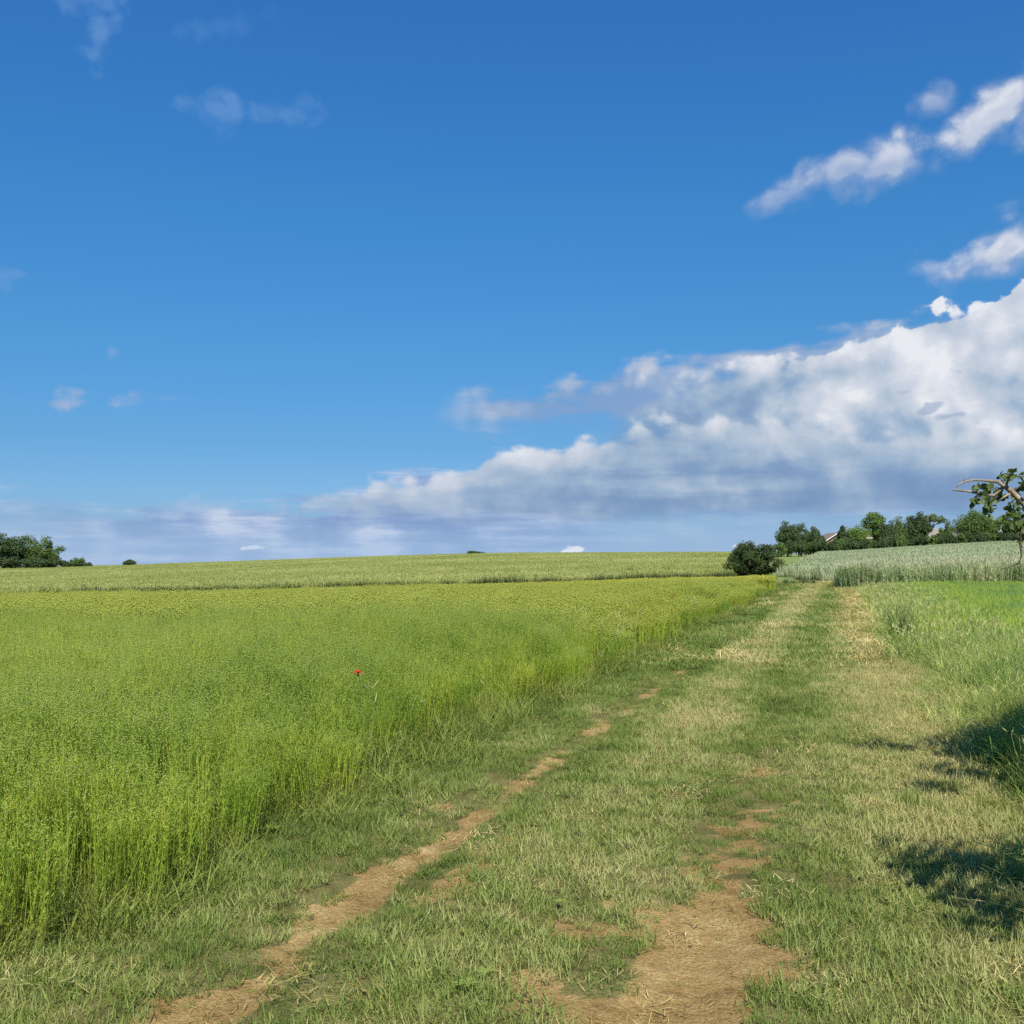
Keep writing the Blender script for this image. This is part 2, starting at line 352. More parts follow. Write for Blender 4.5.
def linseed(n,square,H,w,boll,seed,nleaf=14,nbr=5):
    """stems with narrow leaves, a forked top and round seed heads"""
    r=np.random.default_rng(seed); parts=[]
    bx=(r.random(n)-.5)*square; by=(r.random(n)-.5)*square; Hh=H*(.82+.26*r.random(n)); az=r.random(n)*2*np.pi; ln=.02+.14*r.random(n)
    def at(t): return np.stack([bx+np.sin(ln)*np.cos(az)*Hh*t*t,by+np.sin(ln)*np.sin(az)*Hh*t*t,Hh*t],1)
    fz=r.random(n)*2*np.pi; fd=np.stack([np.cos(fz),np.sin(fz),0*fz],1)
    rows=[];hs=[]
    for t in (0,.33,.66,.9):
        p=at(t); rows+= [p-fd*w*.5*(1-.4*t),p+fd*w*.5*(1-.4*t)]; hs+=[np.full(n,t*.9)]*2
    Vv=np.stack(rows,1); off=(np.arange(n)*8)[:,None]
    q=np.concatenate([off+np.array([[2*k,2*k+1,2*k+3,2*k+2]]) for k in range(3)])
    parts.append((Vv.reshape(-1,3),np.stack(hs,1).ravel(),q,np.zeros((0,3),int)))
    for k in range(nleaf):                       # leaves: thin kites along the stem
        t=.15+.75*(k+r.random(n))/nleaf; p=np.stack([bx+np.sin(ln)*np.cos(az)*Hh*t*t,by+np.sin(ln)*np.sin(az)*Hh*t*t,Hh*t],1)
        a=r.random(n)*2*np.pi; up=.4+.9*r.random(n); l=.018+.02*r.random(n)+w*1.5
        d=np.stack([np.cos(a)*np.cos(up),np.sin(a)*np.cos(up),np.sin(up)],1); s=np.stack([-np.sin(a),np.cos(a),0*a],1)*w*.7
        v=np.stack([p,p+d*l[:,None]*.5+s,p+d*l[:,None],p+d*l[:,None]*.5-s],1)
        parts.append((v.reshape(-1,3),np.repeat(t*.9,4),(np.arange(n)*4)[:,None]+np.array([[0,1,2,3]]),np.zeros((0,3),int)))
    for k in range(nbr):                         # forked top with seed heads
        t=.80+.14*r.random(n); p=at(1)*0+np.stack([bx+np.sin(ln)*np.cos(az)*Hh*t*t,by+np.sin(ln)*np.sin(az)*Hh*t*t,Hh*t],1)
        a=r.random(n)*2*np.pi; up=.75+.6*r.random(n); l=(.05+.09*r.random(n))*H/.75
        d=np.stack([np.cos(a)*np.cos(up),np.sin(a)*np.cos(up),np.sin(up)],1); s=np.stack([-np.sin(a),np.cos(a),0*a],1)*w*.3
        e=p+d*l[:,None]; v=np.stack([p-s,p+s,e],1)
        parts.append((v.reshape(-1,3),np.full(n*3,.88),np.zeros((0,4),int),(np.arange(n)*3)[:,None]+np.array([[0,1,2]])))
        parts.append(octa(e,boll*(.7+.6*r.random(n)),1.0))
    return parts
def cereal(n,square,H,w,ear,seed,leaves=2,nod=.9):
    """straw with a few leaves and a nodding ear"""
    r=np.random.default_rng(seed); parts=[]
    bx=(r.random(n)-.5)*square; by=(r.random(n)-.5)*square; Hh=H*(.84+.24*r.random(n)); az=r.random(n)*2*np.pi; ln=.02+.16*r.random(n); fz=r.random(n)*2*np.pi
    dx=np.stack([np.cos(az),np.sin(az),0*az],1); fd=np.stack([np.cos(fz),np.sin(fz),0*fz],1); up=np.array([0,0,1.0])
    P=lambda t: np.stack([bx,by,0*bx],1)+dx*(np.sin(ln)*Hh*t*t)[:,None]+up*(Hh*t)[:,None]
    rows=[];hs=[]
    for t in (0,.5,.9): rows+=[P(t)-fd*w*.5,P(t)+fd*w*.5]; hs+=[np.full(n,t*.9)]*2
    off=(np.arange(n)*6)[:,None]; q=np.concatenate([off+np.array([[2*k,2*k+1,2*k+3,2*k+2]]) for k in range(2)])
    parts.append((np.stack(rows,1).reshape(-1,3),np.stack(hs,1).ravel(),q,np.zeros((0,3),int)))
    a=P(.9); d=dx*np.sin(nod*r.random(n)[:,None])+up*.7; d/=np.linalg.norm(d,axis=1)[:,None]; L=ear[0]*(.8+.4*r.random(n))[:,None]; W=ear[1]
    v=np.stack([a-fd*W*.3,a+fd*W*.3,a+d*L*.45+fd*W*.5,a+d*L,a+d*L*.45-fd*W*.5],1); o5=(np.arange(n)*5)[:,None]
    parts.append((v.reshape(-1,3),np.full(n*5,1.0),o5+np.array([[0,1,2,4]]),o5+np.array([[4,2,3]])))
    for k in range(leaves):
        v,h,q,t=blades(n,.1,(.15*H/.8,.32*H/.8),w*2.2,(.4,1.0),(.5,1.5),2,seed=seed+50+k,square=.001)
        tt=.2+.55*r.random(n); base=P(tt.reshape(-1)) if False else np.stack([bx,by,Hh*tt],1)
        v=v+np.repeat(base,5,0); parts.append((v,np.repeat(tt*.9,5),q,t))
    return parts
def scatter(name,protos,P,rot,scl,tint,label,cat,kind='stuff'):
    """one object: every plant of the mass stands on a vertex of its mesh"""
    n=len(P); me=bpy.data.meshes.new(name); me.vertices.add(n); me.vertices.foreach_set('co',np.asarray(P,np.float32).ravel())
    for k,a,ty in (('rot',rot,'FLOAT_VECTOR'),('scl',scl,'FLOAT_VECTOR')):
        at=me.attributes.new(k,ty,'POINT'); at.data.foreach_set('vector',np.asarray(a,np.float32).ravel())
    at=me.attributes.new('tint','FLOAT','POINT'); at.data.foreach_set('value',np.asarray(tint,np.float32))
    at=me.attributes.new('pick','INT','POINT'); at.data.foreach_set('value',rng.integers(0,len(protos),n).astype(np.int32))
    for p in protos:
        for m in p.materials:
            if m and m.name not in me.materials: me.materials.append(m)
    o=link(bpy.data.objects.new(name,me)); tag(o,label,cat,kind=kind)
    cl=bpy.data.collections.new(name+'_plants')
    for k,p in enumerate(protos): cl.objects.link(bpy.data.objects.new('%s_plant_%02d'%(name,k),p))
    g=bpy.data.node_groups.new(name+'_scatter','GeometryNodeTree')
    g.interface.new_socket('Geometry',in_out='INPUT',socket_type='NodeSocketGeometry'); g.interface.new_socket('Geometry',in_out='OUTPUT',socket_type='NodeSocketGeometry')
    N=g.nodes.new; gi=N('NodeGroupInput'); go=N('NodeGroupOutput'); ip=N('GeometryNodeInstanceOnPoints'); ci=N('GeometryNodeCollectionInfo')
    ci.inputs['Collection'].default_value=cl; ci.inputs['Separate Children'].default_value=True; ci.inputs['Reset Children'].default_value=True
    def na(nm,ty):
        a=N('GeometryNodeInputNamedAttribute'); a.data_type=ty; a.inputs[0].default_value=nm; return a.outputs[0]
    e=N('FunctionNodeEulerToRotation'); L=g.links.new
    L(na('rot','FLOAT_VECTOR'),e.inputs[0]); L(gi.outputs[0],ip.inputs['Points']); L(ci.outputs[0],ip.inputs['Instance']); ip.inputs['Pick Instance'].default_value=True
    L(na('pick','INT'),ip.inputs['Instance Index']); L(e.outputs[0],ip.inputs['Rotation']); L(na('scl','FLOAT_VECTOR'),ip.inputs['Scale']); L(ip.outputs[0],go.inputs[0])
    md=o.modifiers.new('plants','NODES'); md.node_group=g
    return o
def jgrid(x0,x1,y0,y1,s,seed):
    r=np.random.default_rng(seed); X,Y=np.meshgrid(np.arange(x0,x1,s),np.arange(y0,y1,s)); X=X.ravel();Y=Y.ravel()
    return X+(r.random(len(X))-.5)*s*1.1,Y+(r.random(len(X))-.5)*s*1.1
def inview(X,Y,m=2.5): # the wedge the photograph can see, with room to step aside
    return (X>-.52*Y-m)&(X<.52*Y+m)
def place(X,Y,z=0.0,sc_=(.85,1.2),tilt=.08,seed=0,hs=None):
    r=np.random.default_rng(seed); n=len(X)
    P=np.stack([X,Y,terrain(X,Y)+z],1); rot=np.stack([r.normal(0,tilt,n),r.normal(0,tilt,n),r.random(n)*6.283],1)
    s=sc_[0]+(sc_[1]-sc_[0])*r.random(n); S=np.stack([s,s,s*(1 if hs is None else hs)],1)
    return P,rot,S,r.random(n)
# ================================================================== ground and track
LX=lambda n,a,b,lo,hi: None
def spaced(fine_lo,fine_hi,step,hi,g=1.16):
    a=list(np.arange(fine_lo,fine_hi+1e-6,step)); s=step
    while a[-1]<hi: s*=g; a.append(a[-1]+s)
    return a
ys=np.array(sorted([-y for y in spaced(.4,6,.4,300)]+spaced(0,40,.4,9000,1.06)))
xs=np.array(sorted([-x for x in spaced(.4,30,.4,6000,1.10)]+spaced(0,34,.4,6000,1.10)))
def trackzone(u,Y): return sst(-3.75,-3.55,u)*sst(1.65,1.45,u)*sst(.2,.6,Y)*sst(78,76,Y)
def build_ground():
    m,nt=newmat('field_earth'); P,(x,y,z)=pos(nt)
    n=noise(nt,P,.25,4,.6,dim='3D'); n2=noise(nt,P,9,4,.6,dim='3D')
    near=ramp(nt,(n-.5)*.8+(n2-.5)*.6+.5,[(.2,(.055,.062,.022)),(.5,(.085,.092,.030)),(.8,(.13,.12,.045))])
    far=ramp(nt,(n-.5)*.6+(n2-.5)*.3+.5,[(.2,(.12,.16,.045)),(.8,(.19,.22,.07))])
    c=mix(nt,y.step(40,90),near,far)
    p=nt.nodes.new('ShaderNodeBsdfPrincipled'); nt.links.new(c,p.inputs['Base Color']); p.inputs['Roughness'].default_value=.95; p.inputs['Specular IOR Level'].default_value=.05
    out(nt,p.outputs[0])
    X,Y=np.meshgrid(xs,ys); Z=terrain(X,Y)-.15*trackzone(U(X,Y),Y)
    nx,ny=len(xs),len(ys); I=np.arange(nx*ny).reshape(ny,nx)
    q=np.stack([I[:-1,:-1],I[:-1,1:],I[1:,1:],I[1:,:-1]],-1).reshape(-1,4)
    o=link(bpy.data.objects.new('ground',np_mesh('ground',np.stack([X.ravel(),Y.ravel(),Z.ravel()],1),[q],None,True,m))); tag(o,kind='structure'); return o
def track_height(X,Y):
    u=U(X,Y); rut=np.exp(-((u+2.30)/.22)**2)+np.exp(-((u+.60)/.26)**2)
    return terrain(X,Y)+.004-.045*rut*sst(30,8,Y)+fbm(X*2,Y*2,31,4)*.035+fbm(X*11,Y*11,33,3)*.012*soil_mask(X,Y)+fbm(X*9,Y*9,34,2)*.008
def build_track():
    m,nt=newmat('track_earth'); P,(x,y,z)=pos(nt); s=attr(nt,'soil')
    n=noise(nt,P,5,5,.65,dim='3D'); nf=noise(nt,P,60,4,.7,dim='3D'); nb=noise(nt,P,1.2,3,.6,dim='3D')
    soil=ramp(nt,(n-.5)*.9+(nf-.5)*.9+(nb-.5)*.5+.5,[(.18,(.115,.070,.024)),(.40,(.25,.163,.060)),(.60,(.34,.235,.095)),(.85,(.52,.39,.19))])
    thatch=ramp(nt,(n-.5)*.9+(nf-.5)*.6+.5,[(.2,(.070,.066,.022)),(.5,(.145,.135,.046)),(.85,(.28,.235,.10))])
    c=mix(nt,s.step(.08,.42),thatch,soil)
    p=nt.nodes.new('ShaderNodeBsdfPrincipled'); nt.links.new(c,p.inputs['Base Color']); p.inputs['Roughness'].default_value=.95; p.inputs['Specular IOR Level'].default_value=.05
    b=nt.nodes.new('ShaderNodeBump'); b.inputs['Strength'].default_value=.9; b.inputs['Distance'].default_value=.045
    hb=n*.6+nf*.6; nt.links.new(hb.s,b.inputs['Height']); nt.links.new(b.outputs[0],p.inputs['Normal'])
    out(nt,p.outputs[0])
    us=np.arange(-3.8,1.71,.06); yy=[.3]
    while yy[-1]<78: yy.append(yy[-1]+max(.06,.009*yy[-1]))
    yy=np.array(yy); Ug,Y=np.meshgrid(us,yy); X=XU(Ug,Y)
    e=trackzone(Ug,Y); Z=track_height(X,Y)*e+(1-e)*(terrain(X,Y)-.10)
    nx,ny=len(us),len(yy); I=np.arange(nx*ny).reshape(ny,nx); q=np.stack([I[:-1,:-1],I[:-1,1:],I[1:,1:],I[1:,:-1]],-1).reshape(-1,4)
    o=link(bpy.data.objects.new('farm_track',np_mesh('farm_track',np.stack([X.ravel(),Y.ravel(),Z.ravel()],1),[q],{'soil':soil_mask(X,Y).ravel()},True,m)))
    tag(o,kind='structure'); return o
build_sky(sc); build_ground(); build_track()

# ================================================================== grass of the track
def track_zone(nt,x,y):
    """drier on mower clippings, greener in wheel lines, mower stripe sheen painted in"""
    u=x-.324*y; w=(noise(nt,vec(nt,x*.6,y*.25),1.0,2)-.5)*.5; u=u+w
    return u.curve([(-4,-.16),(-3.2,-.16),(-2.5,-.02),(-2.1,-.04),(-1.9,.16),(-1.55,.40),(-1.15,.30),(-.85,.03),(-.55,.01),(-.2,.20),(.1,.32),(.5,.40),(.9,.32),(1.4,.02),(2,-.05)],-4,2,-.5,.5)*y.step(4,13,.35,1.0)  # pale stripe between ruts: light off leaning blades, put into the grass colour
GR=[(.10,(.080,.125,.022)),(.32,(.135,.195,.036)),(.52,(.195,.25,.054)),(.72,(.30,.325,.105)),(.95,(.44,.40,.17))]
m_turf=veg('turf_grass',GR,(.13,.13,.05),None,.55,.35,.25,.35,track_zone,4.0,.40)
m_hay=veg('cut_grass',[(.15,(0.240,0.213,0.060)),(.5,(0.432,0.347,0.130)),(.8,(0.600,0.470,0.210)),(1,(0.696,0.560,0.280))],(.30,.25,.11),None,.8,.25,.2,.2,None,5.0,.8)
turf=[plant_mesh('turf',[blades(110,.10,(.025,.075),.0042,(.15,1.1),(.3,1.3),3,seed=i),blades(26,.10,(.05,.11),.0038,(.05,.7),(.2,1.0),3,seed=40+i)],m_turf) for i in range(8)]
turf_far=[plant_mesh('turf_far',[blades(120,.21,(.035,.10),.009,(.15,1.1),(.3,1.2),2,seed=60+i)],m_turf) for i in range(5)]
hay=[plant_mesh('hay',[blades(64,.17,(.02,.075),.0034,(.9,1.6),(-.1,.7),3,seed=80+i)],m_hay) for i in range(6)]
hay_far=[plant_mesh('hay_far',[blades(70,.26,(.05,.15),.008,(1.0,1.55),(-.1,.5),2,seed=90+i)],m_hay) for i in range(4)]
def track_grass():
    A=[]
    X,Y=jgrid(-6,11,1.6,15,.105,1); u=U(X,Y); sm=soil_mask(X,Y); n=fbm(X*3,Y*3,21,3)
    ruts=np.exp(-((u+2.3)/.25)**2)+np.exp(-((u+.6)/.32)**2)*sst(11,7,Y)
    k=(u>-3.75)&(u<1.75)&inview(X,Y,1.5)&(rng.random(len(X))>sm*np.where(u<-1.5,.90,.96))&(rng.random(len(X))>.30*np.clip(ruts,0,1)+np.clip(-n-.12,0,1)*.5)
    X,Y,u,sm,n,ruts=[a[k] for a in (X,Y,u,sm,n,ruts)]
    P,r,S,t=place(X,Y,0,(.75,1.25),.12,2); P[:,2]=track_height(X,Y)-.004
    S*= (1-.35*np.clip(ruts,0,1)-.35*sm)[:,None]; S[:,2]*=1+.9*n+.25*sst(-3.0,-3.5,u)+.35*sst(.5,1.3,u)*sst(3,5,Y)
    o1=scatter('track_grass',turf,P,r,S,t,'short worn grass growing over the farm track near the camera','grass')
    X,Y=jgrid(-4,25,14.6,66,.20,3); u=U(X,Y); sm=soil_mask(X,Y)
    k=(u>-3.7)&(u<1.7)&(rng.random(len(X))>sm*.85)&(rng.random(len(X))<np.clip(1.25-Y/80,.4,1)); X,Y=X[k],Y[k]
    P,r,S,t=place(X,Y,0,(.8,1.25),.1,4); P[:,2]=track_height(X,Y); S*=(1+Y/90)[:,None]
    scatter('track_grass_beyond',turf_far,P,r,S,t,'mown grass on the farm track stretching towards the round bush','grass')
    # clippings
    X,Y=jgrid(-3,12,2.4,15,.14,5); u=U(X,Y); n=fbm(X*.9,Y*.9,41,4)
    band=np.exp(-((u-.55)/.50)**2)*sst(4.6,8.5,Y)*.95+.05+.22*soil_mask(X,Y)+np.exp(-((u+1.5)/.35)**2)*sst(6,10,Y)*.12+np.exp(-((u-1.05)/.6)**2)*.32
    row=.25*np.sin(Y*2*np.pi/.62+2.2*fbm(X*.8,Y*.8,42,2))*sst(7,12,Y)
    k=(u>-3.6)&(u<1.8)&inview(X,Y,1.5)&(rng.random(len(X))<(band+n*.5+row*band)); X,Y=X[k],Y[k]
    P,r,S,t=place(X,Y,0,(.7,1.25),.10,6); P[:,2]=track_height(X,Y)+.006+.034*(1-soil_mask(X,Y))*np.random.default_rng(3).random(len(X))
    scatter('cut_grass',hay,P,r,S,t,'dry mown clippings lying along the right side of the track','hay')
    X,Y=jgrid(2,25,14.6,62,.27,7); u=U(X,Y); n=fbm(X*.7,Y*.35,43,4)
    band=np.exp(-((u-.42)/.40)**2)*.95+.02+np.exp(-((u+1.5)/.30)**2)*.10
    row=.45*np.sin(Y*2*np.pi/1.0+2.5*fbm(X*.5,Y*.5,44,2))
    k=(u>-3.5)&(u<1.5)&(rng.random(len(X))<(band+n*.6+row*band)); X,Y=X[k],Y[k]
    P,r,S,t=place(X,Y,0,(.8,1.3),.10,8); P[:,2]=track_height(X,Y)+.05; S*=(1+Y/90)[:,None]
    scatter('cut_grass_beyond',hay_far,P,r,S,t,'straw coloured rows of clippings further along the mown track','hay')
track_grass()

# ================================================================== verges
VG=[(.12,(.105,.145,.024)),(.35,(.165,.21,.036)),(.6,(.245,.285,.058)),(.85,(.36,.35,.11))]
m_verge=veg('verge_grass',VG,(.16,.17,.055),(.85,(.22,.23,.10)),.6,.38,.25,.4,None,3.0,.6)
m_verge2=veg('tall_grass',[(.12,(0.135,0.194,0.050)),(.4,(0.216,0.287,0.075)),(.65,(0.342,0.403,0.119)),(.9,(0.558,0.512,0.200))],(.18,.18,.07),(.85,(.40,.39,.17)),.7,.38,.08,.3,None,3.0,.6)
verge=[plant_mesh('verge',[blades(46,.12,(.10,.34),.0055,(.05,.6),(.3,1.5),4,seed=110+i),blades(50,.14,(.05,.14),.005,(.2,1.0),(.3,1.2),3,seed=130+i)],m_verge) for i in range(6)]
tall=[plant_mesh('tall',[blades(56,.17,(.22,.58),.0062,(.03,.45),(.3,1.6),4,seed=150+i)]+cereal(5,.30,.66,.0024,(.09,.010),170+i,1,1.1),m_verge2) for i in range(6)]
tall_far=[plant_mesh('tall_far',[blades(60,.34,(.25,.60),.014,(.03,.5),(.3,1.5),3,seed=190+i)]+cereal(8,.6,.68,.006,(.12,.020),200+i,1,1.1),m_verge2) for i in range(4)]
def verges():
    X,Y=jgrid(-6,14,2.2,42,.15,11); u=U(X,Y); n=fbm(X*1.6,Y*1.6,51,3)
    k=(u>-4.0+n*.3)&(u<-3.05+n*.9)&inview(X,Y,1.2)&(rng.random(len(X))<sst(-3.0,-3.35,u-n*.5)*np.clip(1.25-Y/45,.4,1)); X,Y,n,u=X[k],Y[k],n[k],u[k]
    P,r,S,t=place(X,Y,0,(.7,1.2),.12,12); S[:,2]*=(.52+.9*n+.40*sst(-3.2,-3.6,u)); S*=(1+Y/60)[:,None]
    scatter('verge_grass',verge,P,r,S,t*.7,'rough dark green grass at the foot of the linseed crop','grass')
    X,Y=jgrid(1,14,2.0,16,.17,13); u=U(X,Y); n=fbm(X*1.1,Y*1.1,52,3)
    k=(u>.98+n*.9)&(u<2.5+n)&inview(X,Y,1.8)&(rng.random(len(X))<.55+.45*sst(1.0,1.7,u)); X,Y,n,u=X[k],Y[k],n[k],u[k]
    P,r,S,t=place(X,Y,0,(.7,1.15),.16,14); S[:,2]*=.36+.62*sst(.9,2.1,u+n*.8)*sst(4.2,7.5,Y)+.45*n
    scatter('tall_grass',tall,P,r,S,t,'tall seeding grass along the right edge of the track','grass')
    X,Y=jgrid(6,24,15.6,47,.36,15); u=U(X,Y); n=fbm(X*.6,Y*.6,53,3)
    k=(u>.85+n*.8)&(u<3.4+.012*Y+n*1.5)&(rng.random(len(X))<.95*sst(3.4,1.3,u-.012*Y-n*1.5)+.04); X,Y,n,u=X[k],Y[k],n[k],u[k]
    P,r,S,t=place(X,Y,0,(.8,1.15),.14,16); S[:,2]*=.55+.6*n
    scatter('tall_grass_beyond',tall_far,P,r,S,t,'pale seeding grass between the mown track and the bright young crop','grass')
verges()
stalk=[plant_mesh('stalk',cereal(7,.22,.80,.0026,(.10,.012),400+i,2,1.0)+[blades(22,.12,(.18,.42),.0055,(.05,.5),(.3,1.5),4,seed=410+i)],m_verge2) for i in range(4)]
def tufts():
    X,Y=jgrid(-6,10,2.4,16,.26,17); u=U(X,Y); n=fbm(X*.8,Y*.8,55,3); sm=soil_mask(X,Y)
    k=(u>-3.4)&(u<1.2)&inview(X,Y,1)&(rng.random(len(X))<.10+n*.5+.28*np.exp(-((u+2.0)/.2)**2)+.2*np.exp(-((u+2.62)/.15)**2))&(sm<.7); X,Y=X[k],Y[k]
    P,r,S,t=place(X,Y,0,(.38,.62),.16,18); P[:,2]=track_height(X,Y); S[:,2]*=.62
    scatter('grass_tufts',verge,P,r,S,t*.5,'darker tufts of coarser grass standing out of the worn track','grass')
    X,Y=jgrid(-6,12,3.0,34,.42,19); u=U(X,Y); n=fbm(X*.6,Y*.6,56,3)
    k=(u>-3.9)&(u<-3.15)&inview(X,Y,1)&(rng.random(len(X))<.20+n); X,Y=X[k],Y[k]
    P,r,S,t=place(X,Y,0,(.7,1.1),.16,20); scatter('edge_stalks',stalk,P,r,S,t,'seeding grass stalks mixed into the ragged edge of the linseed','grass')
tufts()
# ================================================================== crops
def lin_zone(nt,x,y): return y.step(7,40,-.03,.06)+(x.step(4,-14,0,.10))*y.step(10,25)
def lin_tip(nt,x,y): return y.step(9,34)
def lin_mat(name,tipc): return veg(name,[(.10,(.15,.245,.030)),(.34,(.215,.32,.040)),(.56,(.32,.385,.050)),(.80,(.41,.44,.058)),(1.0,(.45,.46,.065))],(.30,.31,.07),(.93,tipc),.28,.38,.12,.45,lin_zone,2.2,.40)
m_lin=lin_mat('linseed_plant',(.30,.36,.085)); m_lin_mid=lin_mat('linseed_plant_mid',(.36,.39,.075)); m_lin_far=lin_mat('linseed_plant_far',(.385,.392,.064))
lin=[plant_mesh('linseed',linseed(34,.20,.76,.0032,.0041,210+i,10,4),m_lin) for i in range(7)]
lin_mid=[plant_mesh('linseed_mid',linseed(60,.50,.76,.0065,.010,230+i,8,5),m_lin_mid) for i in range(5)]
lin_far=[plant_mesh('linseed_far',linseed(120,1.15,.76,.014,.022,250+i,5,5),m_lin_far) for i in range(4)]
def lin_edge(X,Y): return -3.40+fbm(X*.9,Y*.9,61,3)*.85+.14*sst(7,4.5,Y)
END=lambda X: 84+.10*(-X)+0*X          # far end of the linseed, seen as the dark line
def linseed_field():
    X,Y=jgrid(-10,4,1.6,15,.125,21); u=U(X,Y); e=lin_edge(X,Y); n=fbm(X*.8,Y*.8,62,3)
    g=fbm(X*2.2,Y*2.2,66,3); k=(u<e)&inview(X,Y,1.6)&(Y<14.6)&(rng.random(len(X))>np.clip(-g*1.6-.12,0,.75))&(rng.random(len(X))<.55+.45*sst(e,e-.5,u)*1.0); X,Y,u,e,n=[a[k] for a in (X,Y,u,e,n)]
    P,r,S,t=place(X,Y,0,(.9,1.1),.05,22); S[:,2]*=(.60+.26*sst(e,e-.32,u)+.16*sst(e-.2,e-1.1,u))*(1+.48*n)*(1+rng.normal(0,.08,len(X)))
    edge=sst(e-.45,e,u); r[:,1]+=.30*edge*rng.random(len(X))**2
    r[:,2]=np.where(edge>.2,rng.normal(0,.4,len(X)),r[:,2])
    scatter('linseed_crop',lin,P,r,S,t,'green linseed with round seed heads standing left of the track','crop')
    X,Y=jgrid(-28,13,14.2,44,.33,23); u=U(X,Y); n=fbm(X*.5,Y*.5,63,3)
    k=(u<lin_edge(X,Y))&inview(X,Y,3); X,Y,n=X[k],Y[k],n[k]
    P,r,S,t=place(X,Y,0,(.9,1.1),.05,24); S[:,2]*=(1+.24*n)*(1-.20*sst(26,46,Y))*(.62+.38*sst(lin_edge(X,Y),lin_edge(X,Y)-1.1,U(X,Y)))*(1+rng.normal(0,.05,len(X)))
    scatter('linseed_crop_middle',lin_mid,P,r,S,t,'linseed canopy in the middle of the left field','crop')
    X,Y=jgrid(-62,22,43.5,96,.72,25); u=U(X,Y); n=fbm(X*.3,Y*.3,64,3)
    k=(u<-3.5)&(X<16.2+.0*Y)&inview(X,Y,6)&(Y<END(X)+n*1.2); X,Y,n=X[k],Y[k],n[k]
    P,r,S,t=place(X,Y,0,(.9,1.1),.04,26); S[:,2]*=(1+.14*n)*.80
    scatter('linseed_crop_far',lin_far,P,r,S,t,'yellowing linseed towards the far end of the left field','crop')
linseed_field()
m_wheat=veg('wheat_plant',[(.15,(.25,.275,.075)),(.45,(.32,.345,.105)),(.7,(.39,.40,.14)),(.95,(.46,.45,.17))],(.20,.22,.06),None,.035,.3,.08,.4,None,.3,.18)
m_barley=veg('barley_plant',[(.15,(.28,.315,.165)),(.45,(.335,.375,.21)),(.7,(.39,.425,.25)),(.95,(.45,.47,.29))],(.22,.27,.13),None,.05,.3,.08,.35,None,.4,.18)
m_rye=veg('rye_plant',[(.15,(.24,.30,.15)),(.45,(.36,.42,.23)),(.7,(.48,.52,.32)),(.95,(.54,.54,.36))],(.19,.28,.095),(.9,(.44,.44,.28)),.35,.38,.08,.32,None,2.0,.7)
m_young=veg('young_crop',[(.12,(.15,.235,.095)),(.35,(.20,.31,.095)),(.6,(.29,.39,.075)),(.9,(.38,.44,.085))],(.19,.26,.08),None,.16,.42,.1,.3,None,2.0,.30)
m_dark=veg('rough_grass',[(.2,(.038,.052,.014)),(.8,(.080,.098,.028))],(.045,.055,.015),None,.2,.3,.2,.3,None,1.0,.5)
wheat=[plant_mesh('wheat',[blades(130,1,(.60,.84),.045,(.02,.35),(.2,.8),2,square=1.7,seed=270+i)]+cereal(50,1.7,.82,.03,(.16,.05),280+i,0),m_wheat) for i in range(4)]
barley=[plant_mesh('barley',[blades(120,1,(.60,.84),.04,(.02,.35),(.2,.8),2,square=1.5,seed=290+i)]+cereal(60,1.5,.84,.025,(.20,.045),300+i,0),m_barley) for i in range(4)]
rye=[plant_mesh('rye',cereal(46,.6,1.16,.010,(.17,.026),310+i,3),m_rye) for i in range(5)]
young=[plant_mesh('young',[blades(90,.3,(.26,.46),.010,(.03,.5),(.3,1.3),3,square=.42,seed=330+i)],m_young) for i in range(5)]
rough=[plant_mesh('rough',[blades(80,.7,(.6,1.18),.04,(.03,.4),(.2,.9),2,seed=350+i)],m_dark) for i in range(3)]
GAP=3.5
def tram(X,Y):  # paired wheel lines of the sprayer in the wheat
    c=11.5+(Y-100)*-.02+np.maximum(0,Y-135)*-.42
    return np.minimum(np.abs(X-c-(Y-100)*.13),np.abs(X-c-4.5-(Y-100)*.13))<1.3
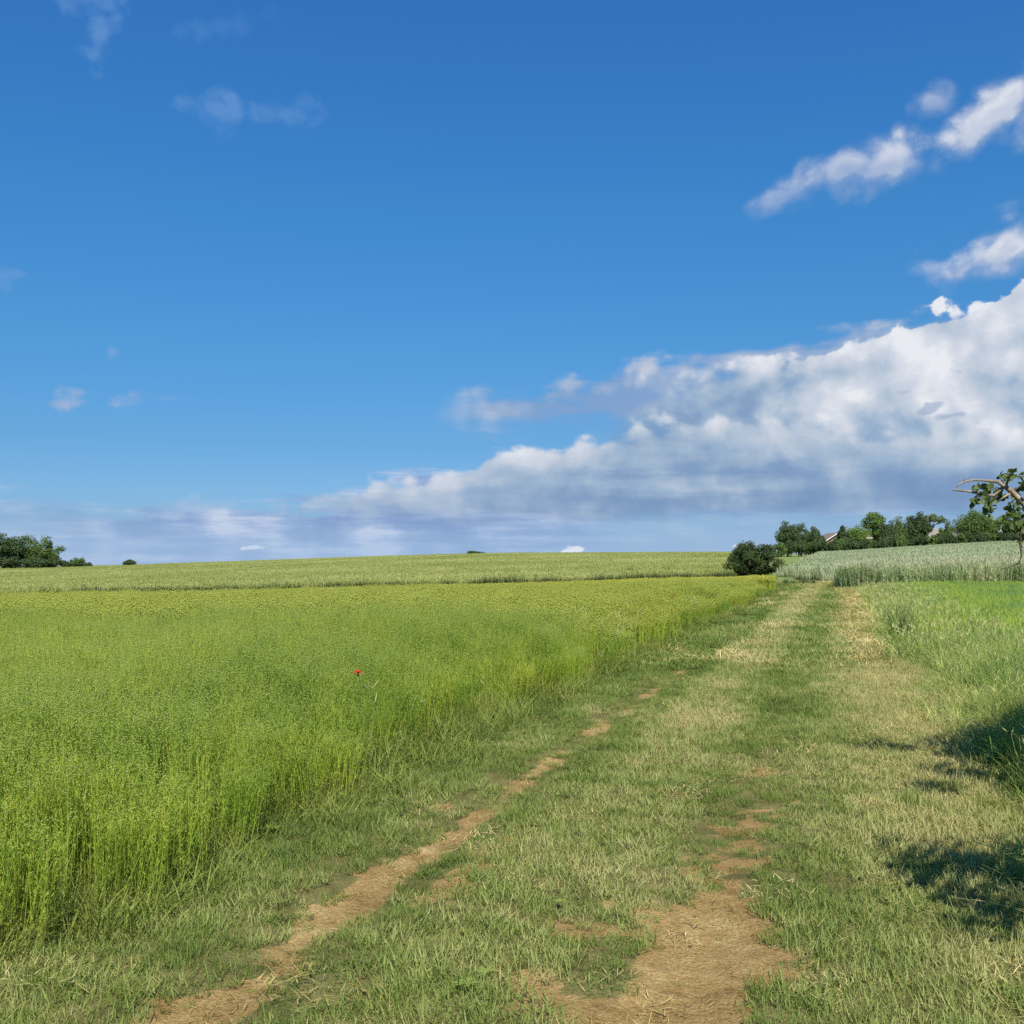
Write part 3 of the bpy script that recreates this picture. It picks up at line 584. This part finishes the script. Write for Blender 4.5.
def far_fields():
    X,Y=jgrid(-190,95,90,330,1.25,31); s=X/Y; n=fbm(X*.05,Y*.05,71,3)
    k=(Y>END(X)+GAP)&(s<.235+.0*Y)&inview(X,Y,14)&~((tram(X,Y))&(Y<190)&(Y>104)); X,Y=X[k],Y[k]
    P,r,S,t=place(X,Y,0,(.9,1.12),.03,32); S[:,2]*=1+.10*fbm(X*.12,Y*.12,72,3)
    scatter('wheat_crop',wheat,P,r,S,t,'pale ripening wheat rising to the skyline beyond the linseed','crop')
    X,Y=jgrid(-70,26,82,104,.7,33); n=fbm(X*.12,Y*.12,79,3); k=(Y>END(X)-.2)&(Y<END(X)+2.0)&(X/Y<.225)&inview(X,Y,10)&(rng.random(len(X))<.8+n); X,Y=X[k],Y[k]
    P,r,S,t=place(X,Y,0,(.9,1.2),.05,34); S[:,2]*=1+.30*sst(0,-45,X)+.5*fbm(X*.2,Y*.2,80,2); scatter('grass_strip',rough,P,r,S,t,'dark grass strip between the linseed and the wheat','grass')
    X,Y=jgrid(12,150,58,232,1.05,35); u=U(X,Y); s=X/Y
    g=108+.10*(X-40)
    k=(u>1.0+fbm(X*.2,Y*.2,73,2)*1.5+.0*Y)&(s>.255-.0002*Y)&inview(X,Y,14)&(Y<226+.0*X)&~((Y>g)&(Y<g+6.5))&~((Y<74)&(X>.31*Y)&(Y<64)); X,Y=X[k],Y[k]
    P,r,S,t=place(X,Y,0,(.9,1.12),.03,36); S[:,2]*=1+.08*fbm(X*.15,Y*.15,74,3)
    scatter('barley_crop',barley,P,r,S,t,'pale grey green barley sloping up to the far trees','crop')
    X,Y=jgrid(26,80,100,122,.8,37); g=108+.10*(X-40); k=(Y>g-.2)&(Y<g+1.5)&(X/Y>.25)&inview(X,Y,10); X,Y=X[k],Y[k]
    P,r,S,t=place(X,Y,0,(.8,1.1),.05,38); S[:,2]*=.86; scatter('wheel_gap_grass',rough,P,r,S,t,'dark low growth in the gap across the barley','grass')
    X,Y=jgrid(13,42,45.5,63,.34,39); n=fbm(X*.5,Y*.5,75,3)
    k=(Y>46.6+n*.8)&(Y<62)&(X>.3215*Y+n*.20)&inview(X,Y,5); X,Y,n=X[k],Y[k],n[k]
    P,r,S,t=place(X,Y,0,(.9,1.1),.06,40); S[:,2]*=1+.30*n
    scatter('rye_crop',rye,P,r,S,t,'tall bluish rye with pale ears, a block beside the track','crop')
    X,Y=jgrid(4,36,5,48,.29,41); u=U(X,Y); n=fbm(X*.5,Y*.5,76,3); n2=fbm(X*.14,Y*.14,77,3)
    k=(u>1.5+.012*Y+n*1.2)&inview(X,Y,3)&(Y<47.5); X,Y,n,u=X[k],Y[k],n[k],u[k]
    P,r,S,t=place(X,Y,0,(.9,1.15),.06,42); S[:,2]*=.95+.4*n; t=np.clip(t,0,1)
    scatter('young_crop',young,P,r,S,t,'bright green young cereal crop in front of the rye','crop')
far_fields()
# ================================================================== trees
def bark(name,c): return simple(name,c,.9,.35,6.0,.1,.4)
m_bark=bark('bark',(.10,.085,.065)); m_bark_pale=simple('pale_bark',(.24,.19,.13),.9,.5,22.0,.1,.8)
def leafmat(name,a,b,trans=.3,scale=.5):
    m,nt=newmat(name); P,(x,y,z)=pos(nt); oi=nt.nodes.new('ShaderNodeObjectInfo')
    n=noise(nt,P,scale,3,.6,dim='3D'); f=(n-.5)*1.2+(V(oi.outputs['Random'],nt)-.5)*.35+.5
    leaf_shader(nt,ramp(nt,f,[(.2,a),(.8,b)]),trans,.65,.1); return m
m_leaf=leafmat('broad_leaf',(.070,.115,.030),(.125,.185,.050))
m_leaf_light=leafmat('light_leaf',(.105,.175,.040),(.17,.25,.060))
m_leaf_dark=leafmat('dark_leaf',(.046,.072,.028),(.080,.115,.040),.22)
m_leaf_grey=leafmat('grey_leaf',(.12,.16,.075),(.19,.23,.11))
m_leaf_bush=leafmat('hawthorn_leaf',(.036,.060,.020),(.070,.100,.030),.22,1.2)
m_leaf_near=leafmat('round_leaf',(.10,.14,.045),(.17,.215,.085),.35,3.0)
def leafcloud(C,Rc,per,size,r,flat=1.0,fold=False):
    """leaf quads gathered in clumps of centre C and radius Rc"""
    C=np.repeat(C,per,0); Rr=np.repeat(Rc,per); n=len(C)
    d=r.normal(size=(n,3)); d/=np.linalg.norm(d,axis=1)[:,None]; rad=r.random(n)**.45
    p=C+d*(Rr*rad)[:,None]*np.array([1,1,flat])
    nrm=d*.8+r.normal(size=(n,3))*.7+np.array([0,0,.35]); nrm/=np.linalg.norm(nrm,axis=1)[:,None]
    a=np.cross(nrm,r.normal(size=(n,3))); a/=np.linalg.norm(a,axis=1)[:,None]; b=np.cross(nrm,a)
    s=(size*(.6+.8*r.random(n)))[:,None]
    if not fold:
        v=np.stack([p-a*s*.5,p+b*s*.38,p+a*s*.5,p-b*s*.38],1)
        return v.reshape(-1,3),(np.arange(n)*4)[:,None]+np.array([[0,1,2,3]])
    # rounded leaf with a midrib fold: six points
    k=nrm*s*.12
    v=np.stack([p,p+a*s*.3+b*s*.36+k,p+a*s*.72+b*s*.36+k,p+a*s,p+a*s*.72-b*s*.36+k,p+a*s*.3-b*s*.36+k],1)
    o=(np.arange(n)*6)[:,None]
    return v.reshape(-1,3),np.concatenate([o+np.array([[0,1,2,3]]),o+np.array([[0,3,4,5]])])
def make_tree(name,seed,H,W,foot,leaf,nc,per,lmat,shape='round',bmat=None,clump=.24):
    r=np.random.default_rng(seed); root=empty(name,(0,0,0))
    hz=(H-foot)/2; cz=foot+hz; C=[];Rc=[]
    for i in range(nc):
        d=r.normal(size=3); d/=np.linalg.norm(d); q=.35+.6*r.random()**.6
        p=d*q
        if shape=='cone': k=(p[2]+1)/2; p[:2]*=1.25*(1-k)+.12
        elif shape=='tall': p[:2]*=.8+.2*r.random()
        elif shape=='open': p[2]=abs(p[2])*.9-.15; 
        elif shape=='dome': p[2]=p[2]*.8+.1; p[:2]*=1.08
        lump=1+.20*math.sin(3*math.atan2(d[1],d[0])+seed)+.17*r.normal()
        C.append([p[0]*W/2*lump,p[1]*W/2*lump,cz+p[2]*hz*(1+.08*r.normal())]); Rc.append(clump*W*(.55+.55*r.random())*(.7 if shape in('open','cone') else 1))
    C=np.array(C);Rc=np.array(Rc); C[:,2]=np.maximum(C[:,2],foot*.9+Rc*.5)
    mb=MB(); tr=.030*H+.03; top=foot+hz*1.1; lean=r.normal(0,.03,2)*H
    mb.tube([[0,0,-.3],[lean[0]*.2,lean[1]*.2,foot*.5],[lean[0]*.6,lean[1]*.6,foot+.3*hz],[lean[0],lean[1],top]],[tr*1.25,tr,tr*.75,tr*.25],8)
    for j in r.choice(nc,min(nc,12),replace=False):
        t=.25+.6*r.random(); b=np.array([lean[0]*t,lean[1]*t,foot*.7+(top-foot*.7)*t]); e=C[j]; m_=(b+e)/2+np.array([0,0,-.06*H+.12*H*r.random()])
        mb.tube([b,m_,e],[tr*.40,tr*.26,tr*.08],5)
    mb.build('trunk',bmat or m_bark,root)
    v,q=leafcloud(C,Rc,per,leaf,r,.8)
    cr=link(bpy.data.objects.new('crown',np_mesh('crown',v,[q],None,False,lmat)),root)
    return root
kinds={
 'oak':lambda:make_tree('broadleaf_tree',1,8,6,.9,.34,46,170,m_leaf,'round'),
 'dark':lambda:make_tree('broadleaf_tree',2,7,5.5,.7,.32,46,170,m_leaf_dark,'round'),
 'tall':lambda:make_tree('broadleaf_tree',3,9,5.2,2.4,.30,44,165,m_leaf_light,'tall'),
 'cone':lambda:make_tree('conifer',4,6,4.6,.3,.28,60,140,m_leaf_dark,'cone'),
 'open':lambda:make_tree('broadleaf_tree',5,8,7,3.4,.36,26,46,m_leaf_grey,'open',None,.17),
 'dome':lambda:make_tree('broadleaf_tree',6,7.5,9,.8,.34,64,180,m_leaf,'dome'),
 'light':lambda:make_tree('broadleaf_tree',7,5.5,6,.4,.30,46,160,m_leaf_light,'round'),
 'shrub':lambda:make_tree('hedge_shrub',8,2.4,3.4,.1,.24,26,120,m_leaf_dark,'dome'),
 'shrubl':lambda:make_tree('hedge_shrub',9,2.2,3.0,.1,.24,24,120,m_leaf,'dome')}
size={'oak':(8,6),'dark':(7,5.5),'tall':(9,5),'cone':(6,4.6),'open':(8,7),'dome':(7.5,9),'light':(5.5,6),'shrub':(2.4,3.4),'shrubl':(2.2,3.0)}
first={}
def tree(kind,px,Y,top,w,label,cat,group=None,rz=None):
    """px, top, w as seen: turned into a place in the field, a height and a width"""
    X=(px-512)/F*Y; z=float(terrain(X,Y)); H=(552-top)/F*Y+EYE-z; W=w/F*Y
    if kind in first: o=copy_tree(first[kind])
    else: o=kinds[kind](); first[kind]=o
    for k in ('label','group'): 
        if k in o: del o[k]
    h0,w0=size[kind]; o.location=(X,Y,z-.1); W*=.88; o.scale=(W/w0,W/w0,H/h0); o.rotation_euler=(0,0,rnd.random()*6.28 if rz is None else rz)
    tag(o,label,cat,group); return o
G='trees along the right horizon'
for a in [
 ('dark',788,218,522,25,'dark rounded tree at the left end of the far right tree row','tree',G),
 ('oak',801,222,525,22,'mid green tree second in the far row, beside the leftmost dark one','tree',G),
 ('dark',813,217,527,20,'small dark tree just left of the brown gabled house','tree',G),
 ('cone',842,216,526,20,'dark pointed conifer standing in front of the brown gabled house','conifer',G),
 ('light',857,219,526,24,'low pale green tree sloping up to the tallest tree','tree',G),
 ('tall',874,226,511,24,'tallest bright green tree rising above its neighbours in the far row','tree',G),
 ('dark',889,220,521,20,'dark tree right beside the tallest bright green one','tree',G),
 ('oak',899,224,518,18,'narrow mid green tree between two dark trees of the far row','tree',G),
 ('dark',917,224,513,24,'tall dark tree in front of the pale open crowned tree','tree',G),
 ('open',931,246,510,34,'pale see-through tree with a flat spreading crown behind the long roof','tree',G),
 ('oak',947,222,521,14,'slim tree in front of the long roofed bungalow','tree',G),
 ('dome',973,224,511,36,'broad dome shaped tree, widest of the far row','tree',G),
 ('light',992,229,518,22,'lighter tree between the broad dome tree and the near hanging branch','tree',G),
 ('oak',1014,226,509,30,'tree of the far row seen behind the near leafy branch','tree',G),
 ('dark',1040,224,513,28,'dark far tree at the right edge beyond the near branch','tree',G)]: tree(*a)
for i,px in enumerate(np.arange(780,1050,10.0)):
    px+=rnd.uniform(-2,2); b=552-(px-780)*.045
    tree('shrub' if i%3 else 'shrubl',px,rnd.uniform(211,216),b-rnd.uniform(8,13),rnd.uniform(13,18),'low dark shrub in the hedge along the foot of the far trees','shrub','hedge shrubs below the far trees')
G='trees at the left horizon'
for a in [('oak',-22,300,532,40,'wide tree mostly beyond the left edge of the photo','tree',G),
 ('dark',6,298,534,34,'dark tree at the left edge, its crown cut by the frame','tree',G),
 ('oak',29,304,537,30,'middle tree of the clump on the left skyline','tree',G),
 ('oak',47,299,538,27,'right hand tree of the left skyline clump, with open sky beside it','tree',G)]: tree(*a)
G='shrubs on the left skyline'
for a in [('shrub',66,300,560,14,'low shrub next to the left skyline tree clump','shrub',G),('shrubl',78,302,558,16,'pale low shrub a little right of the left skyline clump','shrub',G),('shrub',88,303,562,9,'smallest low shrub on the left skyline','shrub',G),
 ('shrub',130,305,559,12,'lone round shrub on the left skyline apart from the clump','shrub',G),('shrub',475,315,550.5,20,'small dark dome of shrubs alone on the middle skyline','shrub',G)]: tree(*a)
# dark undergrowth fills the clump's foot
for px in (-10,14,36,52):
    tree('shrub',px,296,556,22,'dark undergrowth shrub at the foot of the left skyline trees','shrub','undergrowth below the left trees')
# the round bush at the end of the track
Y=74; X=(752-512)/F*Y; z=float(terrain(X,Y)); H=EYE-z+(552-540.5)/F*Y
b=make_tree('round_bush',21,H+.05,3.15,.1,.10,120,230,m_leaf_bush,'dome',None,.15); b.location=(X,Y,z-.05)
tag(b,'dense round dark green bush standing alone at the far end of the track','bush')

# ================================================================== houses behind the trees
def house(name,px,Y,w,d,eave,ridge,wallc,roofc,label,gable_front=False,chim=False,rz=0):
    X=(px-512)/F*Y; z=float(terrain(X,Y)); root=empty(name,(X,Y,z-.2),rz); tag(root,label,'house')
    mw=simple(name+'_wall',wallc,.9,.18,3,.1,.2); mr=simple(name+'_roof',roofc,.85,.22,5,.1,.4); mt=simple('trim',(.55,.52,.45),.7,.05); mg=simple('window_glass',(.03,.035,.04),.15,.05,2,.5)
    a,bb=(d/2,w/2) if gable_front else (w/2,d/2)      # ridge runs along a
    def T(p): return [p[1],p[0],p[2]] if gable_front else list(p)
    mb=MB()
    v=[[-a,-bb,0],[a,-bb,0],[a,bb,0],[-a,bb,0],[-a,-bb,eave],[a,-bb,eave],[a,bb,eave],[-a,bb,eave],[-a,0,ridge],[a,0,ridge]]
    mb.add([T(p) for p in v],[[0,1,5,4],[2,3,7,6],[1,2,6,9,5],[3,0,4,8,7]]); mb.build('wall',mw,root,False)
    rb=MB(); o=.35; t=.14; sl=(ridge-eave)/bb
    for s in (-1,1):
        q=[[-a-o,s*(bb+o),eave-sl*o+.03],[a+o,s*(bb+o),eave-sl*o+.03],[a+o,0,ridge+.03],[-a-o,0,ridge+.03]]
        rb.add([T(p) for p in q]+[T([p[0],p[1],p[2]+t]) for p in q],[[0,1,2,3],[4,5,6,7],[0,1,5,4],[1,2,6,5],[3,0,4,7]])
    rf=rb.build('roof',mr,root,False)
    if chim:
        c_=MB(); c_.box(T([a*.5,.25,ridge+.45]),(.7,.6,1.3)); c_.build('chimney',mw,rf,False)
    if gable_front:
        g=MB()
        for s in (-1,1):
            p0=np.array(T([-a-o-.03,s*(bb+o),eave-sl*o-.05])); p1=np.array(T([-a-o-.03,0,ridge-.02])); g.tube([p0,p1],[.13,.13],4)
        g.build('bargeboard',mt,root,False)
    f=-(bb if not gable_front else a)
    for k in ((-.28,.28) if w<8 else (-.34,0,.34)):
        wb=MB(); wb.box((k*w,f-.02,eave*.55),(1.25,.10,1.25)); wo=wb.build('window',mt,root,False)
        pb=MB(); pb.box((k*w,f-.075,eave*.55),(1.05,.03,1.05)); pb.build('pane',mg,wo,False)
    db=MB(); db.box((.14*w,f-.02,1.0),(.95,.09,2.0)); db.build('door',simple('door_paint',(.12,.14,.13),.6,.05),root,False)
    return root
house('gabled_house',832,236,7.0,8,2.8,5.0,(.26,.175,.13),(.19,.15,.125),'brown brick house with pale gable boards showing between the far trees',True,False)
house('pale_house',871,238,6.5,7,3.4,5.2,(.34,.29,.22),(.27,.235,.185),'pale beige house mostly hidden below the tallest far tree')
house('long_bungalow',934,238,11.5,8,2.5,4.6,(.24,.21,.17),(.20,.185,.15),'long low bungalow with a wide grey brown roof among the far trees',False,False)
house('grey_roofed_house',1000,240,8.0,8,2.8,4.9,(.26,.25,.24),(.22,.225,.24),'grey roofed house just left of the near hanging branch')

# ================================================================== the near tree at the right edge
def near_tree():
    r=np.random.default_rng(77); root=empty('roadside_tree',(4.5,4.9,float(terrain(4.5,4.9))))
    tag(root,'young tree at the right edge reaching a bare tipped leafy branch into view','tree')
    bx,by,bz=root.location
    W=lambda p:np.array([p[0]-bx,p[1]-by,p[2]-bz])
    q=lambda px,py,Y:W(((px-512)/F*Y,Y,EYE-(py-552)/F*Y))
    tb=MB(); tb.tube([[0,0,-.1],[.03,0,.7],[-.02,.03,1.5],[.1,0,2.6],[.05,.05,3.9]],[.13,.10,.085,.06,.02],10)
    boughs=[]
    def bough(b,e,rad,sag=.15):
        m_=(np.array(b)+e)/2+np.array([0,0,sag]); tb.tube([b,m_,e],[rad,rad*.7,rad*.22],7); boughs.append((b,m_,e))
    ends=[]
    for e in [(4.5,6.6,2.3),(4.95,7.2,2.4),(4.25,6.1,2.6),(5.2,6.3,3.2),(4.6,7.1,1.9),(4.7,5.3,3.8),(4.1,6.5,2.0),(5.3,7.6,2.0),(2.82,3.2,2.30),(3.1,3.4,2.45),(3.35,2.9,2.1),(3.0,3.65,2.1),(2.75,3.0,2.0),(3.8,6.35,2.35),(3.62,5.5,2.0),(5.5,4.6,3.0)]:
        bough([0,0,1.0+.9*r.random()],W(e),.035); ends.append(W(e))
    # the bough that comes into the picture, sunlit bark and curling bare tips
    main_=[np.array([0,0,1.25]),W((4.35,5.8,1.35)),W((3.95,6.5,1.62)),q(1026,506,6.9),q(1011,491,6.9),q(998,481.5,6.9)]
    tw=MB()
    tw.tube(main_,[.044,.036,.029,.022,.019,.014],8)
    for pts,rad in [([q(999,482,6.9),q(985,480.5,6.88),q(973,480,6.86),q(963,482,6.85),q(956,487,6.84)],[.012,.0085,.007,.006,.004]),
                    ([q(963,482,6.85),q(966,477.5,6.85),q(969,475,6.85)],[.004,.003,.002]),
                    ([q(1004,486,6.9),q(994,496,6.95),q(980,493.5,6.97),q(966,491,6.98),q(953,490,7.0)],[.011,.011,.0095,.0085,.006]),
                    ([q(1012,492,6.9),q(1004,497,6.9),q(996,503,6.92)],[.012,.008,.004]),
                    ([q(1006,486,6.9),q(1009,477,6.88),q(1014,470,6.86)],[.010,.006,.004])]: tw.tube(pts,rad,6)
    sh=MB(); sh.tube([q(1030,512,6.9),q(1024,520,6.9),q(1020,532,6.9),q(1020.5,546,6.9),q(1021.5,556,6.9),q(1019,563,6.9),q(1010,567,6.9),q(1002,569,6.9)],[.008,.007,.006,.0058,.0055,.005,.004,.003],6)
    for a,b_ in (((1004,486),(1000,478)),((1012,492),(1020,486)),((992,495),(986,503)),((1020,532),(1012,538)),((1016,498),(1006,507)),((978,493.2),(974,500))): sh.tube([q(*a,6.9),q((a[0]+b_[0])/2+.7,(a[1]+b_[1])/2-.5,6.9),q(*b_,6.92)],[.005,.004,.002],5)
    sh.build('shoot',m_bark,root)
    tb.build('trunk',m_bark,root); tw.build('branch',m_bark_pale,root)
    C=[];Rr=[]
    for e in ends:
        for k in range(7): C.append(e+r.normal(size=3)*np.array([.26,.24,.20])); Rr.append(.18+.13*r.random())
    C=np.array(C)
    wx=C[:,0]+bx; wy=C[:,1]+by; wz=C[:,2]+bz; keep=wx>.5*wy+.34; C=C[keep]; Rr=np.array(Rr)[keep]
    v,f=leafcloud(C,Rr,105,.060,r,.8,True)
    link(bpy.data.objects.new('crown',np_mesh('crown',v,[f],None,False,m_leaf_near)),root)
    # leaves along the visible bough
    C=[];Rr=[]
    for px,py,rad in [(979,486,4),(984,492,5),(981,499,4),(990,488,5),(996,492,5),(1003,479,5),(1008,474,4),(1012,472,4),(1019,476,4),(1022,487,5),(1027,482,6),(1016,500,7),(1022,508,7),(1012,508,6),(1008,516,6),(1018,520,8),(1026,515,8),(1013,528,7),(1022,532,8),(1017,540,6),(1030,528,9),(1030,500,9),(986,506,3),(992,503,3),(976,503,2.5),(988,511,2.5),(1005,494,5),(1036,520,10),(1036,490,10)]:
        C.append(q(px,py,6.92+r.normal(0,.06))); Rr.append(rad*6.9/F)
    v,f=leafcloud(np.array(C),np.array(Rr)*1.0,9,.046,r,1,True)
    link(bpy.data.objects.new('leaves',np_mesh('leaves',v,[f],None,False,m_leaf_near)),root)
near_tree()

# ================================================================== poppies, weeds, stones
m_petal=simple('poppy_petal',(.52,.014,.012),.5,.2,30,.2); m_stem=simple('poppy_stem',(.10,.17,.04),.7,.2); m_heart=simple('poppy_heart',(.02,.018,.022),.6,.2)
def poppy(px,py,Y,d,label):
    X=(px-512)/F*Y; zt=EYE-(py-552)/F*Y; z=float(terrain(X,Y)); root=empty('poppy',(X,Y,z)); tag(root,label,'flower','poppies in the linseed'); h=zt-z
    s=MB(); s.tube([[.04,.05,-.02],[.05,.02,h*.5],[.01,.005,h*.85],[0,0,h-.004]],[.0022,.002,.0018,.0018],5); s.build('stem',m_stem,root)
    for k in range(4):
        p=MB(); V_=[];Fc=[]; a0=k*math.pi/2+.3; nu,nv=6,7; up=.75 if k%2 else .55
        for i in range(nu):
            t=i/(nu-1)
            for j in range(nv):
                s_=(j/(nv-1)-.5)*2; a=a0+s_*.85*(.35+.65*t); rr=d*.55*t; V_.append([rr*math.cos(a),rr*math.sin(a),h+d*(up*t**.8-.22*t**3)+.004*math.sin(9*s_+k)*t+.004*(k%2)])
        for i in range(nu-1):
            for j in range(nv-1): Fc.append([i*nv+j,i*nv+j+1,(i+1)*nv+j+1,(i+1)*nv+j])
        p.add(V_,Fc); p.build('petal',m_petal,root)
    c_=MB(); c_.tube([[0,0,h-.002],[0,0,h+.010],[0,0,h+.016]],[.004,.007,.002],8); c_.build('heart',m_heart,root)
poppy(358,676,7.7,.062,'red poppy flowering in the linseed near the track')
poppy(672,598,21,.060,'tiny distant red poppy in the linseed edge further up the track')
m_dock=veg('broad_weed_leaf',[(.2,(.20,.27,.05)),(.8,(.28,.34,.075))],(.20,.26,.05),None,8,.3,.3,.1,None,20,.0)
def weed(px,py,n,L,label,seed):
    Y=EYE*F/(py-552); X=(px-512)/F*Y; r=np.random.default_rng(seed); root=empty('broad_leaved_weed',(X,Y,float(track_height(X,Y)))); tag(root,label,'weed','broad leaved weeds on the track')
    for k in range(n):
        a=k*2.4+r.normal(0,.2); l=L*(.7+.5*r.random()); up=.15+.5*r.random(); V_=[];Fc=[]
        for i in range(6):
            t=i/5; w=l*.17*math.sin(math.pi*min(1,t*.86+.10))**.8; c0=np.array([math.cos(a)*l*t*math.cos(up*(1-t*.6)),math.sin(a)*l*t*math.cos(up*(1-t*.6)),.035+l*t*math.sin(up)*(1-.5*t)])
            sd=np.array([-math.sin(a),math.cos(a),0])*w; V_+=[c0-sd+[0,0,w*.25],c0,c0+sd+[0,0,w*.25]]
        for i in range(5): Fc+=[[3*i,3*i+1,3*i+4,3*i+3],[3*i+1,3*i+2,3*i+5,3*i+4]]
        p=MB(); p.add(V_,Fc); p.build('leaf',m_dock,root)
weed(466,996,13,.050,'small broad leaved weed on the grass edge at the bottom of the photo',1)
weed(484,984,9,.045,'smaller broad leaved weed just beyond the one at the photo bottom',4)
weed(268,838,13,.065,'bluish broad leaved weed at the foot of the linseed crop',2)
weed(560,912,8,.04,'tiny broad leaved weed in the middle of the track grass',3)
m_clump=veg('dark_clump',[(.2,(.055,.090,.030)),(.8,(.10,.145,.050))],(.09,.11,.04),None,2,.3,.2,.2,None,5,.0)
def clump(name,X,Y,n,L,w,lean,label,cat,group,seed):
    v,h,q_,t=blades(n,.16*L[1]/.7,L,w,lean,(.2,.9),4,seed=seed); me=np_mesh(name,v,[q_,t],{'h':h},False,m_clump)
    o=link(bpy.data.objects.new(name,me)); o.location=(X,Y,float(terrain(X,Y))); tag(o,label,cat,group)
clump('tall_grass_clump',7.35,19.2,70,(.45,.85),.013,(.02,.4),'dark upright grass clump standing in the right verge beside the young crop','grass clump',None,5)
for i,(px,Y,h_) in enumerate([(786,63,.55),(793,60,.42),(803,58,.62),(813,57,.45),(808,62,.35)]):
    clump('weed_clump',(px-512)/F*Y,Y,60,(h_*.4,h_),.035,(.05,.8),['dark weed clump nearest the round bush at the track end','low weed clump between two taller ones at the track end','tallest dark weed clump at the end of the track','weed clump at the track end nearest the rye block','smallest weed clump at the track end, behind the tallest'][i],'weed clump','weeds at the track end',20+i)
m_stone=simple('stone',(.22,.155,.085),.95,.5,20,.0)
def stones():
    pr=[]
    for i in range(4):
        r=np.random.default_rng(500+i); v,h,q_,t=octa(np.zeros((1,3)),[1.0],1.0,.6); v=v*(.7+.6*r.random((6,3))); pr.append(np_mesh('stone',v,[t],{'h':h},False,m_stone))
    X,Y=jgrid(-3,4,2.2,12,.045,91); k=(rng.random(len(X))<soil_mask(X,Y)*.7); X,Y=X[k],Y[k]
    P,r_,S,t=place(X,Y,0,(.0025,.009),.6,92); S*= (np.random.default_rng(4).random(len(X))**3*1.3+.35)[:,None]; P[:,2]=track_height(X,Y)+.001
    scatter('soil_crumbs',pr,P,r_,S,t,'small stones and crumbs of dry earth lying in the bare wheel ruts','stones')
stones()
# ================================================================== camera, sun
c=bpy.data.cameras.new('camera'); cam=link(bpy.data.objects.new('camera',c)); sc.camera=cam
cam.location=(0,0,EYE); cam.rotation_euler=(R(90),0,0); c.sensor_width=36; c.lens=36*F/1024; c.shift_y=40/1024; c.clip_end=30000; c.clip_start=.05
l=bpy.data.lights.new('sun','SUN'); l.energy=5.0; l.angle=R(.53); l.color=(1,.955,.89); sun=link(bpy.data.objects.new('sun',l))
se,sa=R(SUN_EL),R(SUN_AZ); sd=(math.cos(se)*math.sin(sa),math.cos(se)*math.cos(sa),math.sin(se))
from mathutils import Vector
sun.rotation_euler=Vector(sd).to_track_quat('Z','Y').to_euler(); sun.location=(20,-10,30)
sc.view_settings.view_transform='Standard'; sc.view_settings.look='None'; sc.view_settings.exposure=.65
sc.render.engine='CYCLES'; sc.cycles.use_denoising=False
sc.cycles.max_bounces=6; sc.cycles.diffuse_bounces=3; sc.cycles.glossy_bounces=2; sc.cycles.transmission_bounces=4; sc.cycles.transparent_max_bounces=6
sc.cycles.use_adaptive_sampling=True; sc.cycles.adaptive_threshold=.02; sc.cycles.sample_clamp_indirect=4
sc.render.use_persistent_data=False
